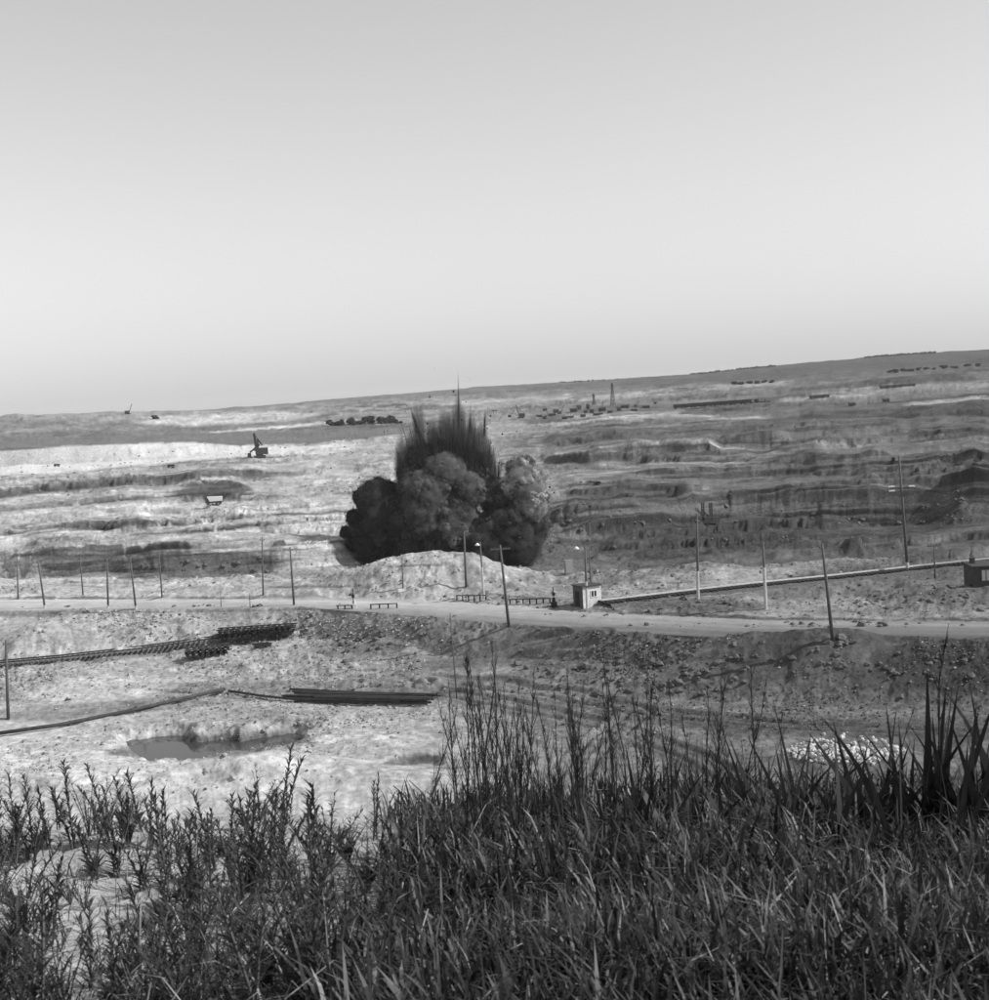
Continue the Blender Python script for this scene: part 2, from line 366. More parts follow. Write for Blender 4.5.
# soils of different colour, shade of banks and pit faces darkened in: pixel ellipse (x, y, rx, ry, tilt deg, tone, softness)
PX, PY = project(GX, GD, GZ)
T = GT.copy()
T = T * (1 - .3 * rut_tone)
PATCH = [
    (195, 566, 95, 13, -2, .15, .35), (60, 548, 40, 5, -3, .3, .5), (330, 545, 60, 6, 0, .5, .5),
    (720, 534, 200, 17, -6, .10, .8), (900, 528, 120, 12, -6, .11, .8), (890, 500, 150, 22, -5, .24, .9), (625, 500, 60, 14, -3, .15, .4), (960, 545, 60, 14, -12, .2, .5), (560, 540, 50, 14, 0, .2, .5),
    (640, 480, 60, 4, -3, .22, .5), (720, 478, 80, 2.5, -3, .14, .4), (600, 440, 60, 7, -2, .17, .4), (680, 437, 60, 7, -3, .17, .4), (770, 430, 60, 6, -4, .2, .5),
    (215, 495, 36, 8, -5, .13, .3), (120, 487, 170, 3.5, -4.5, .17, .5), (60, 507, 80, 2.5, -4, .24, .6), (250, 478, 60, 2.5, -4, .22, .6), (60, 470, 70, 1.5, -3, .3, .6),
    (90, 458, 170, 12, -3, .72, .2), (300, 452, 60, 5, -6, .62, .4),
    (60, 438, 130, 7, -3, .19, .3), (300, 437, 120, 7, -3.5, .14, .25), (200, 432, 90, 5, -3, .19, .4), (340, 430, 75, 5, -3, .17, .3), (20, 425, 40, 6, -2, .24, .5),
    (270, 428, 90, 1.3, -5, .6, .3), (250, 418, 60, 5, -3, .5, .5), (180, 421, 40, 5, 0, .55, .5),
    (850, 420, 110, 5, -3, .15, .4), (930, 415, 80, 7, -4, .15, .4), (740, 405, 90, 4, -4, .22, .5), (690, 415, 60, 3, -3, .2, .5), (620, 410, 45, 4, -2, .2, .5),
    (590, 425, 50, 4, -3, .22, .5), (880, 440, 140, 8, -3, .2, .5), (640, 395, 50, 3, -4, .55, .5), (880, 390, 50, 4, -3, .5, .4), (960, 385, 40, 5, 0, .5, .5), (800, 397, 60, 3, -5, .16, .4), (910, 380, 60, 3.5, -5, .15, .4),
    (430, 572, 85, 18, 0, .55, .4), (485, 574, 40, 12, 0, .5, .4), (690, 585, 95, 12, -5, .5, .35), (800, 603, 110, 7, 0, .52, .4), (540, 590, 60, 12, 0, .38, .5), (850, 590, 90, 7, -4, .3, .5), (700, 606, 70, 7, 0, .22, .5),
    (760, 662, 60, 20, 0, .17, .4), (850, 668, 40, 26, 0, .2, .4), (940, 668, 80, 26, 0, .13, .3), (620, 660, 90, 14, 0, .19, .4), (690, 690, 90, 8, 0, .24, .5), (560, 690, 90, 8, 0, .36, .6),
    (600, 645, 120, 6, 2, .22, .5), (370, 645, 60, 16, -5, .24, .5), (220, 645, 160, 3.5, -7, .24, .6), (60, 660, 80, 3, -6, .2, .4),
    (800, 728, 200, 9, 1, .19, .4), (600, 730, 100, 10, 3, .3, .5), (850, 713, 130, 5, 0, .33, .5),
    (150, 705, 160, 7, -5, .28, .6), (90, 690, 80, 10, -4, .5, .5), (60, 765, 110, 16, 0, .55, .4), (200, 775, 120, 14, 0, .52, .5), (350, 735, 70, 16, 0, .5, .6), (260, 715, 90, 9, 0, .34, .6),
    (215, 745, 95, 12, -4, .17, .35), (415, 760, 30, 5, -4, .17, .3), (100, 618, 110, 7, -2, .42, .5), (30, 612, 40, 5, 0, .22, .5),
]
wn = fbm(SX / 6, SY / 9, 4, 101); wn2 = fbm(SX / 1.5, SY / 2, 3, 111)
for cx, cy, rx, ry, ti, tv, so in PATCH:
    a = math.radians(ti); dx = PX - cx; dy = PY - cy
    ex = (dx * math.cos(a) + dy * math.sin(a)) / rx; ey = (-dx * math.sin(a) + dy * math.cos(a)) / ry
    q = np.sqrt(ex * ex + ey * ey) + .35 * wn + .18 * wn2
    w = np.clip((1 + so * .5 - q) / so, 0, 1); w = w * w * (3 - 2 * w)
    if 588 < cy < 640: w = w * (1 - roadmask[:, None])
    T = T * (1 - w) + tv * w
# soil seams, with shadow lines and bright bench edges painted in: pixel polyline, thickness, tone, step in height (m) of the ground behind it
SEAM_SHADE = [
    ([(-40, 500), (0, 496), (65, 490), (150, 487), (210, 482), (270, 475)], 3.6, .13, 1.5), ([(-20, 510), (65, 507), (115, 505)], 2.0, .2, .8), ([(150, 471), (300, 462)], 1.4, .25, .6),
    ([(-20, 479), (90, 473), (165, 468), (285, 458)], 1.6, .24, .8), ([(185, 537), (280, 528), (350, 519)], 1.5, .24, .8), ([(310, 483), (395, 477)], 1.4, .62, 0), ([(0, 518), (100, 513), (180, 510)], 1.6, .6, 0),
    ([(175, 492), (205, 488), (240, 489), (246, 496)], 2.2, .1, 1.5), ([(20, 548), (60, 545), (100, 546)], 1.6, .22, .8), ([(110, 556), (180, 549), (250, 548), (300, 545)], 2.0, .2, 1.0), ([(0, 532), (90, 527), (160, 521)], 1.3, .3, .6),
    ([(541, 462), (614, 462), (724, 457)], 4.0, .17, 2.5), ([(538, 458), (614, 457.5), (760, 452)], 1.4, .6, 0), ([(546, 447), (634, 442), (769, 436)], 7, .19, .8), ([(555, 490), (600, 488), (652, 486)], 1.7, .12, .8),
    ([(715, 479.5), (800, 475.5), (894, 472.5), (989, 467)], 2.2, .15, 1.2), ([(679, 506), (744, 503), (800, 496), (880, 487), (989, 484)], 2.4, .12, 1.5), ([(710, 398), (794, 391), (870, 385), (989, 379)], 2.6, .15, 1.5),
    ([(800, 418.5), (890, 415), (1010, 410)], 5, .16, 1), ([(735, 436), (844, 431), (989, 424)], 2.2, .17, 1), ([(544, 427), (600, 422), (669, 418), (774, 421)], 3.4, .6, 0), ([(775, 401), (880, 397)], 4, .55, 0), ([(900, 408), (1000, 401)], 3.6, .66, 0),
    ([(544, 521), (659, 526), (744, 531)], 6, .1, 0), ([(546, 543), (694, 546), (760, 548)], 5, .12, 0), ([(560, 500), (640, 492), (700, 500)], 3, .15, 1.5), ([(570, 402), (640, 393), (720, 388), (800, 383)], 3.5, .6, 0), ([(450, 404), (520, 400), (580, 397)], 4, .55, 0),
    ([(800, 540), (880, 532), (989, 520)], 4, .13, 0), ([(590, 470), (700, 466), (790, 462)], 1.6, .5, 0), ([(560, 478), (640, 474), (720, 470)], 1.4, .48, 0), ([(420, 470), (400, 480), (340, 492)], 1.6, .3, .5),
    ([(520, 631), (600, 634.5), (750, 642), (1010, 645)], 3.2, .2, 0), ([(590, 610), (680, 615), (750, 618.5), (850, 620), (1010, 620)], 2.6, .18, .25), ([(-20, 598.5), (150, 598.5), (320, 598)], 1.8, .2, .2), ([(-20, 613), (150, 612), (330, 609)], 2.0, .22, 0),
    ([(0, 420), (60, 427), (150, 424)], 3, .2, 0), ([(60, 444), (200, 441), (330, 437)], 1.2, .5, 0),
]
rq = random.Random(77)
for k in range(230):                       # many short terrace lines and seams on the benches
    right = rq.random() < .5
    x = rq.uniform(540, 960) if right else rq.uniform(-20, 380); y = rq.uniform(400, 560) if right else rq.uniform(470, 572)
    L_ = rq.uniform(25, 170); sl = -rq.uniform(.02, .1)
    SEAM_SHADE.append(([(x, y), (x + L_ * .5, y + sl * L_ * .5 + rq.uniform(-1, 1)), (x + L_, y + sl * L_)], rq.uniform(.7, 2.0), -rq.choice((.38, .5, .6, 1.3, 1.45)), rq.choice((0, .5, 1.0, 1.5)) * (1 if right else .38)))
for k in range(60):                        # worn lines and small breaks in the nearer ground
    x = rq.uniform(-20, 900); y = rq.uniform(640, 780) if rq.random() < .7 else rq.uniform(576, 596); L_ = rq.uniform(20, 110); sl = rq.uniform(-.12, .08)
    SEAM_SHADE.append(([(x, y), (x + L_ * .5, y + sl * L_ * .5 + rq.uniform(-2, 2)), (x + L_, y + sl * L_)], rq.uniform(.8, 2.4), -rq.choice((.5, .6, .7, 1.3)), rq.choice((0, 0, .15))))
Tf, Zf, PXf, PYf, wnf, wn2f, GDf = T.ravel(), GZ.ravel(), PX.ravel(), PY.ravel(), wn.ravel(), wn2.ravel(), GD.ravel()
rmf = np.repeat(roadmask, NU)
for pts, th, tv, st in SEAM_SHADE:
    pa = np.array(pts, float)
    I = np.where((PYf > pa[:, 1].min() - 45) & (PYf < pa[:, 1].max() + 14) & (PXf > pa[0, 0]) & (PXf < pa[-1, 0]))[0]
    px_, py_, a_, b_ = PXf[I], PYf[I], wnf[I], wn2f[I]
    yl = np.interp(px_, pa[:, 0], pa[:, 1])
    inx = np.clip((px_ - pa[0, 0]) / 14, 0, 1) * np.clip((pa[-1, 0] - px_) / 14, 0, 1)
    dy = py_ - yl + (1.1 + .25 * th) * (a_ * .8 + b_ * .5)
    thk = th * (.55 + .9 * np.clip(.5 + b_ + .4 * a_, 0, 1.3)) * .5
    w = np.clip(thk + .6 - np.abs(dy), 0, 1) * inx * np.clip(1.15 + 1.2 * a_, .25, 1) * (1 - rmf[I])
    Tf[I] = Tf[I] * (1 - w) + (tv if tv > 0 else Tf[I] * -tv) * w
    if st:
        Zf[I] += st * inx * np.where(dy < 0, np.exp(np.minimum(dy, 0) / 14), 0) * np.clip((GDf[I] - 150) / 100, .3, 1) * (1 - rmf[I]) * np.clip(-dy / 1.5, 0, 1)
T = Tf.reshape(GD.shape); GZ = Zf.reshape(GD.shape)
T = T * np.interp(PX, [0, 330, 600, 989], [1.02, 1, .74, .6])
mot = np.clip(fbm(SX / 3, SY / 4.5, 5, 131), -1, 1)
far = np.clip((GD - 230) / 80, 0, 1) * np.clip((3000 - GD) / 1500, 0, 1)
lx = PX / 75; ly = (PY + .065 * PX + 2.5 * wn) 
lay = fbm(lx, ly / 5.0, 4, 141); lay2 = fbm(PX / 28, ly / 1.7, 3, 151)
fine = (vnoise(SX / .2, SY / .4, 161) + vnoise(SX / .5, SY / .9, 162) - 1) * (1 - far) + far * (vnoise(PX / 2.6, PY / .95, 163) + vnoise(PX / 7, ly / 1.1, 164) - 1) * 1.5
T = T * (1 + (.3 - .08 * far) * mot * (1 - .6 * roadmask[:, None]) + (.14 + .14 * np.clip(patch, 0, 1)) * fine * (1 - .7 * roadmask[:, None])) * (1 + far * (.22 * lay + .26 * lay2))
T = T * (1 - .55 * far * np.clip((lay - .22) * 7, 0, 1) * np.clip(.5 + 2 * fbm(PX / 60, ly / 14, 2, 171), 0, 1))  # dark strata bands, also painted shadow edges for the steep faces
lane2 = fbm(PX / 220, (PY - np.interp(PX, X7, [605, 604, 603, 610, 622, 630, 632])) / 2.2, 3, 181)
T = T * (1 + .3 * lane2 * roadmask[:, None])
T = T * (1 - .16 * (np.tanh(mot * 5) * .5 + .5) * patch * (1 - roadmask[:, None])) * (1 + .1 * sc2 * (1 - roadmask[:, None]))
T = T * (1 - .45 * np.clip(cl * 3, 0, 1) * patch * np.clip(1 - roadmask[:, None], 0, 1))
for poly, tv in (([(-60, 438), (60, 437), (170, 434), (300, 430), (412, 427), (405, 434), (330, 441), (250, 447), (190, 443), (100, 446), (0, 452), (-60, 455)], .17),
                 ([(-60, 455), (0, 452), (100, 446), (190, 443), (255, 449), (330, 446), (255, 459), (150, 468), (60, 475), (-60, 481)], .66)):
    I = np.where((PYf > 420) & (PYf < 490) & (PXf < 430) & (GDf > 300))[0]
    sdp = poly_sd([np.array(q, float) for q in poly], PXf[I], PYf[I]) + 1.0 * wn2f[I] + .6 * wnf[I]
    w = np.clip(.5 - sdp / 1.4, 0, 1); Tr = T.ravel(); Tr[I] = Tr[I] * (1 - w) + (tv * (1 + .16 * wn2f[I] + .12 * lay2.ravel()[I])) * w; T = Tr.reshape(GD.shape)
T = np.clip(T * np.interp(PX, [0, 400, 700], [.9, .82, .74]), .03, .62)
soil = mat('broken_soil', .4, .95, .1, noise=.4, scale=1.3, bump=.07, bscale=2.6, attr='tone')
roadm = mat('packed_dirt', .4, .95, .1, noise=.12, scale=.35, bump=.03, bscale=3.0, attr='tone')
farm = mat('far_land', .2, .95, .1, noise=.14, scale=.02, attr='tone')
def emit(name, r0, r1, m):
    V = np.stack([GX[r0:r1 + 1], GD[r0:r1 + 1], GZ[r0:r1 + 1]], -1).reshape(-1, 3); n = r1 - r0 + 1
    i = np.arange(n - 1)[:, None] * NU + np.arange(NU - 1)[None, :]
    F = np.stack([i, i + 1, i + NU + 1, i + NU], -1).reshape(-1, 4)
    o = np_mesh(name, V, F, m, attrs={'tone': T[r0:r1 + 1]}); tag(o, kind='structure'); return o
hk = rowO.index('hill')
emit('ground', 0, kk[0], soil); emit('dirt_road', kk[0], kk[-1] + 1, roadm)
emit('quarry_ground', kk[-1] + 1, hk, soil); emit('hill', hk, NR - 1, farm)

# pond water
wm = mat('murky_water', .05, .06, .2, bump=.004, bscale=1.2)
mb = MB(); n = 40; cxs, cys = np.mean(np.array(POND), 0)
mb.v = [(cxs + 15 * math.cos(2 * math.pi * k / n), cys + 9 * math.sin(2 * math.pi * k / n), POND_Z) for k in range(n)]; mb.f = [tuple(range(n))]
tag(mb.build('pond', wm), kind='structure')

# ------------------------------------------------------------------ foreground hillside the camera stands on
def hill_z(x, y):
    base = np.interp(y, [-6, 0, 3.0, 6, 8, 9.2, 12, 20, 48], [25.1, 24.75, 24.5, 23.98, 23.57, 23.25, 21.6, 14.5, -5.5])
    w = np.clip((y - 1) / 3, 0, 1) * np.clip(1 - (y - 12) / 30, 0.2, 1)
    return base + (.16 * fbm(x / 1.6, y / 1.6, 4, 201) + .05 * fbm(x / .3, y / .3, 3, 202)) * w - .02 * np.abs(x) * np.clip((y - 9) / 10, 0, 1)
hx = np.concatenate([np.linspace(-40, -5, 50, endpoint=False), np.linspace(-5, 5, 300), np.linspace(5, 40, 51)[1:]])
hyv = np.concatenate([np.linspace(-6, 2, 20, endpoint=False), np.linspace(2, 13, 330), np.linspace(13, 48, 71)[1:]])
HX, HY = np.meshgrid(hx, hyv); HZ = hill_z(HX, HY)
clod = np.clip(fbm(HX / .12, HY / .12, 3, 210) - .25, 0, 1); HZ += .06 * clod
HT = np.interp(HX + .8 * fbm(HX, HY, 3, 220), [-3, -.9, .1, 3], [.36, .36, .08, .06]) * (1 + .3 * fbm(HX / .5, HY / .5, 4, 221))
i = np.arange(len(hyv) - 1)[:, None] * len(hx) + np.arange(len(hx) - 1)[None, :]
F = np.stack([i, i + 1, i + len(hx) + 1, i + len(hx)], -1).reshape(-1, 4)
sandm = mat('sandy_slope', .4, .95, .1, noise=.3, scale=9, bump=.02, bscale=40, attr='tone')
tag(np_mesh('hillside', np.stack([HX, HY, HZ], -1).reshape(-1, 3), F, sandm, attrs={'tone': np.clip(HT, .06, .6)}), kind='structure')

# ------------------------------------------------------------------ materials for things
M_wood = mat('weathered_wood', .10, .8, .2, noise=.35, scale=4)
M_woodl = mat('grey_planks', .62, .8, .2, noise=.25, scale=3)
M_dark = mat('tarred_timber', .03, .8, .2, noise=.3, scale=3)
M_white = mat('white_paint', .75, .6, .3, noise=.12, scale=5)
M_conc = mat('pale_concrete', .45, .9, .2, noise=.2, scale=4)
M_steel = mat('dark_steel', .05, .55, .4, noise=.35, scale=3)
M_rail_glint = mat('glint_rail', .62, .4, .5, noise=.15, scale=2)  # pale base colour stands in for the glint along the rail
M_rust = mat('rusty_steel', .05, .75, .3, noise=.4, scale=1.5)
M_glass = mat('window_glass', .04, .1, .5)
M_brick = mat('dark_brick', .07, .9, .15, noise=.35, scale=3, bump=.02, bscale=8)
M_roof = mat('roofing_felt', .06, .9, .15, noise=.25, scale=3)
M_ball = mat('dark_ballast', .10, .95, .1, noise=.4, scale=4, bump=.08, bscale=6)
M_lamp = mat('lamp_enamel', .8, .4, .4)

# ------------------------------------------------------------------ poles
def pole(name, bx, by, tx, ty, label, cat='pole', group=None, r=.13, mat_=None, arms=0, white=0.0, lamp=None, arm_w=1.6, insul=False, cap=None):
    b = hit(bx, by); t = P(tx, ty, d=b[1])
    bz = ground_z(b[0], b[1]); loc = Vector((b[0], b[1], bz))
    e = empty(name, loc, 0, label, cat, group)
    top = Vector(t) - loc
    base = Vector((0, 0, -.4)); 
    MB().tube([base, top * .5, top], [r * 1.15, r * .95, r * .72], 8).build('post', mat_ or M_wood, e, smooth=True)
    if white: MB().tube([Vector((0, 0, -.3)), top * white], [r * 1.3, r * 1.2], 8).build('painted_footing' if white < .7 else 'sleeve', M_conc, e)
    for k in range(arms):
        c = top * (1 - .05 - .09 * k)
        a = MB().bar(c + Vector((-arm_w / 2, -.1, 0)), c + Vector((arm_w / 2, .1, 0)), .17).build('crossarm', M_wood, e)
        for s in (-.9, -.45, .45, .9):
            q = c + Vector((arm_w / 2 * s, .1 * s, .05))
            MB().tube([q, q + Vector((0, 0, .1)), q + Vector((0, 0, .2))], [.03, .05, .04], 6).build('insulator', M_steel, a)
    if insul:
        for s in (-1, 1):
            q = top * .94 + Vector((s * .14, 0, 0))
            MB().tube([q, q + Vector((s * .12, 0, .03)), q + Vector((s * .14, 0, .2))], [.03, .04, .05], 6).build('insulator', M_steel, e)
    if lamp:
        q = top * .96; s = lamp
        arm = MB().tube([q, q + Vector((s * .5, -.1, .25)), q + Vector((s * 1.0, -.15, .1))], .035, 6).build('lamp_arm', M_steel, e)
        l = q + Vector((s * 1.0, -.15, .1))
        MB().tube([l + Vector((0, 0, .08)), l, l + Vector((0, 0, -.2)), l + Vector((0, 0, -.24))], [.08, .16, .34, .2], 10).build('lamp_shade', M_lamp, e, smooth=True)
    return e, top
GP = 'telegraph poles along the dirt road'
far_l = 'bare wooden telegraph pole beyond the pale dirt road'
near_l = 'wooden telegraph pole on the near verge of the pale dirt road'
for bx, by, tx, ty in ((18, 598, 17, 560), (83, 595, 80, 557), (162, 597, 159, 553), (263, 595, 262, 537)):
    pole('telegraph_pole', bx, by, tx, ty, far_l, group='telegraph poles behind the road', r=.1, insul=True)
for bx, by, tx, ty in ((45, 608, 38, 560), (108, 608, 107, 558), (136, 609, 130, 557), (294, 605, 290, 547)):
    pole('telegraph_pole', bx, by, tx, ty, near_l, group=GP, r=.13, insul=True, white=.06 if bx != 294 else 0)
pole('telegraph_pole', 8, 719, 6, 640, 'thick wooden pole standing alone beside the rutted dirt track', r=.16, insul=True)
pole('telegraph_pole', 403, 588, 402, 558, 'thin short pole in front of the pale spoil heap', r=.07)
pole('telegraph_pole', 466, 587, 464, 531, 'dark wooden pole rising before the blast cloud without crossarm', r=.13, insul=True)
pole('lamp_post', 484, 598, 480, 542, 'lamp post with white lower half and round white lamp', 'lamp post', r=.11, mat_=M_wood, white=.55, lamp=-.35)
pole('telegraph_pole', 509, 626, 500, 545, 'leaning wooden pole with a single crossarm at the road bend', r=.15, arms=1, arm_w=2.2)
pole('lamp_post', 587, 608, 585, 545, 'pole with white sleeve and lamp bracket beside the wooden booth', 'lamp post', r=.13, white=.42, lamp=-1.0)
pole('telegraph_pole', 591, 592, 589, 548, 'thin dark pole just behind the wooden booth', r=.08, insul=True)
pole('telegraph_pole', 698, 599, 697, 514, 'tall straight pole with pale footing beside the railway line', r=.14, white=.33, insul=True)
pole('telegraph_pole', 766, 609, 763, 542, 'pole with long pale concrete footing on the bright sand strip', r=.14, white=.62, insul=True)
pole('telegraph_pole', 833, 641, 822, 543, 'strongly leaning dark pole on the near edge of the wide road', r=.16, insul=True)
e, top = pole('telegraph_pole', 908, 574, 899, 456, 'tallest dark pole with white switch brackets at mid height', r=.17, arms=0, white=.1)
for k, (s, zf) in enumerate(((-1, .70), (1, .73), (-1, .735))):
    q = top * zf; a = MB().bar(q, q + Vector((s * 1.5, -.15, .05)), .09).build('bracket', M_steel, e)
    MB().quadbox(q + Vector((s * 1.25, -.15, .18)), (.7, .3, .16)).build('switch_box', M_white, a)
pole('signal_post', 935, 578, 934, 544, 'short T shaped post beside the dark hut', 'post', r=.09, arms=1, arm_w=1.6)
pole('telegraph_pole', 457, 699, 450, 613, 'thin leaning pole rising from the end of the rail stack', r=.06)
for bx, by, ty in ((221, 607, 590), (250, 607, 594)):
    pole('marker_post', bx, by, bx - .5, ty, 'short thin marker post at the edge of the pale road', 'post', 'marker posts by the road', r=.05)

# ------------------------------------------------------------------ crossing keeper's booth
def booth():
    b = hit(588, 608); s = b[1] / FPX
    Wd, Dp, Ht = 20.5 * s, 2.2, 22.5 * s
    e = empty('wooden_booth', Vector((b[0], b[1] + 1.2, ground_z(b[0], b[1]))), math.radians(27), 'small plank booth with flat roof beside the white sleeved pole', 'booth')
    MB().quadbox((0, 0, Ht / 2 - .1), (Wd, Dp, Ht)).build('wall', M_woodl, e)
    m = MB(); k = 0; x = -Wd / 2
    while x < Wd / 2 - .05:
        w = .19; MB().quadbox((x + w / 2, -Dp / 2 - .012, Ht / 2 - .05), (w - .025, .03, Ht - .1)).build('plank', M_woodl, e); x += w
    y = -Dp / 2
    while y < Dp / 2 - .05:
        MB().quadbox((-Wd / 2 - .012, y + .1, Ht / 2 - .05), (.03, .175, Ht - .1)).build('plank', M_wood, e); y += .2  # left side in dark wood: its shade is put into the colour
    d = MB().quadbox((-Wd / 2 - .05, .1, .95), (.06, .8, 1.9)).build('door', M_dark, e)
    MB().quadbox((-Wd / 2 - .1, .4, .95), (.05, .05, .14)).build('handle', M_steel, d)
    w = MB()
    wx_, wz = .28, Ht * .62
    win = MB().quadbox((wx_, -Dp / 2 - .03, wz), (.78, .06, .72)).build('window', M_glass, e)
    fr = MB()
    for s_ in (-1, 0, 1): fr.quadbox((wx_ + s_ * .38, -Dp / 2 - .07, wz), (.07, .05, .80))
    for s_ in (-1, 1): fr.quadbox((wx_, -Dp / 2 - .072, wz + s_ * .37), (.84, .05, .07))
    fr.build('window_frame', M_white, win)
    MB().quadbox((0, -.05, Ht - .02), (Wd + .35, Dp + .4, .12)).build('roof', M_roof, e)
    return e
booth()
# dark brick hut at the edge of the picture
b = hit(972, 588); s = b[1] / FPX
e = empty('brick_hut', (b[0] + 3.2, b[1] + 2.0, ground_z(b[0], b[1])), math.radians(-4), 'dark brick hut with pale framed window and flat roof', 'hut')
Hh = 22 * s; Wh = 5.6
MB().quadbox((0, 0, Hh / 2 - .2), (Wh, 4.0, Hh)).build('wall', M_brick, e)
MB().quadbox((0, -.05, Hh - .1), (Wh + .4, 4.4, .18)).build('roof', M_roof, e)
MB().quadbox((-Wh / 2 + .5, .3, Hh + .25), (.5, .5, .7)).build('chimney', M_brick, e)
for q in (-1.25, .9):
    w = MB().quadbox((q, -2.03, Hh * .55), (1.5, .06, 1.25)).build('window', mat('pale_pane', .5, .3, .5), e)
    fr = MB()
    for k in (-1, -.33, .33, 1): fr.quadbox((q + k * .72, -2.07, Hh * .55), (.09, .05, 1.3))
    for k in (-1, 1): fr.quadbox((q, -2.072, Hh * .55 + k * .62), (1.55, .05, .09))
    fr.build('window_frame', M_wood, w)
# low fences and barriers of the level crossing
def low_fence(x0, y0, x1, y1, h_px, label, n=4):
    a = hit(x0, y0); b = hit(x1, y1); h = h_px * a[1] / FPX
    e = empty('low_fence', Vector((a[0], a[1], ground_z(a[0], a[1]))), 0, label, 'fence', 'low rail fences at the level crossing')
    d = Vector((b[0] - a[0], b[1] - a[1], ground_z(b[0], b[1]) - ground_z(a[0], a[1])))
    for k in range(n):
        q = d * (k / (n - 1)); MB().bar(q + Vector((0, 0, -.3)), q + Vector((0, 0, h)), .16).build('post', M_dark, e)
    MB().bar(Vector((0, -.1, h * .95)), d + Vector((0, -.1, h * .95)), .16, .1).build('rail', M_dark, e)
    return e
low_fence(371, 609, 397, 608, 5, 'dark low rail fence on the near edge of the road')
low_fence(338, 609, 352, 609, 4, 'short low rail fence beside the white crossing barrier post', 3)
low_fence(457, 600, 486, 600, 5, 'long low rail fence behind the lamp post', 6)
low_fence(510, 604, 550, 603, 5, 'low dark rail fence left of the wooden booth', 7)
def barrier(px, py, hp, label, sgn):
    b = hit(px, py); s = b[1] / FPX
    e = empty('crossing_barrier', (b[0], b[1], ground_z(b[0], b[1])), 0, label, 'barrier')
    MB().quadbox((0, 0, .45), (.5, .5, 1.1), taper=.7).build('pedestal', M_white if sgn > 0 else M_dark, e)
    MB().bar((0, -.3, .3), (0, -.25, hp * s), .1).build('arm', M_dark, e)
    MB().quadbox((0, -.36, .25), (.75, .25, .6)).build('counterweight', M_dark if sgn < 0 else M_white, e)
    MB().quadbox((0, -.3, hp * s * .62), (.35, .12, .35)).build('signal_plate', M_dark, e)
barrier(354, 608, 20, 'raised crossing barrier with white counterweight beside low fence', 1)
barrier(554, 606, 20, 'raised crossing barrier with dark counterweight near the booth', -1)
b = hit(569, 574); e = empty('metal_cabinet', b, .2, 'small upright metal cabinet on the sand behind the booth', 'cabinet')
MB().quadbox((0, 0, .9), (1.1, .5, 1.9)).build('case', mat('cabinet_grey', .25, .6), e); MB().quadbox((0, -.27, .95), (.9, .04, 1.6)).build('door', mat('cabinet_door', .3, .6), e)

# ------------------------------------------------------------------ railway lines
def resample(pts, step):
    out = [Vector(pts[0])]; acc = 0
    for a, b in zip(pts[:-1], pts[1:]):
        a = Vector(a); b = Vector(b); L = (b - a).length; t = step - acc
        while t <= L: out.append(a + (b - a) * (t / L)); t += step
        acc = (L - (t - step))
    return out
def track(pix, label, bed=True, rail_m=M_rust, far_rail=None, lift=.3, sl_mat=M_dark, step=.62):
    pts = []
    for x, y in pix:
        h = hit(x, y); pts.append(Vector((h[0], h[1], h[2] + lift)))
    cs = resample(pts, step)
    e = empty('railway_track', pts[0], 0, label, 'railway'); o = pts[0]
    dirs = [(cs[min(i + 1, len(cs) - 1)] - cs[max(i - 1, 0)]).normalized() for i in range(len(cs))]
    sm = MB().quadbox((0, 0, 0), (2.7, .26, .18)).mesh('sleeper', sl_mat)
    for i, c in enumerate(cs):
        s_ = bpy.data.objects.new('sleeper', sm); COL.objects.link(s_); s_.parent = e; s_.location = c - o
        s_.rotation_euler = (0, 0, math.atan2(dirs[i].y, dirs[i].x) + math.pi / 2 + random.uniform(-.02, .02))
    for k in (-1, 1):
        m = MB(); pl = []
        for i, c in enumerate(cs):
            nrm = Vector((-dirs[i].y, dirs[i].x, 0)).normalized(); pl.append(c - o + nrm * k * .78 + Vector((0, 0, .17)))
        for a, b_ in zip(pl[:-1], pl[1:]): m.bar(a, b_, .09 if rail_m is far_rail or not (k == 1 and far_rail) else .16, .16)
        m.build('rail', (far_rail if (k == 1 and far_rail) else rail_m), e)
    if bed:
        V = []; Fc = []
        for i, c in enumerate(cs):
            nrm = Vector((-dirs[i].y, dirs[i].x, 0)).normalized()
            for w_, z_ in ((-4.2, -1.9), (-1.7, -.04), (1.7, -.04), (4.2, -1.9)):
                p = c - o + nrm * w_ + Vector((0, 0, z_ + random.uniform(-.05, .05))); V.append(tuple(p))
            if i:
                a = (i - 1) * 4; Fc += [(a + q, a + q + 1, a + q + 5, a + q + 4) for q in range(3)]
        m = MB(); m.v = V; m.f = Fc; m.build('ballast_bed', M_ball, e)
    return e
track([(604, 605), (680, 596), (760, 587), (840, 579), (920, 570), (1010, 561)], 'railway line on dark ballast with a far rail coloured as a glint behind the booth', rail_m=M_rust, far_rail=M_rail_glint, lift=.3)
track([(-20, 667), (60, 660), (140, 651), (220, 640), (300, 629)], 'dusty railway track with wooden sleepers curving along the bank', bed=False, lift=.28, sl_mat=mat('dusty_timber', .16, .9, noise=.3, scale=2))
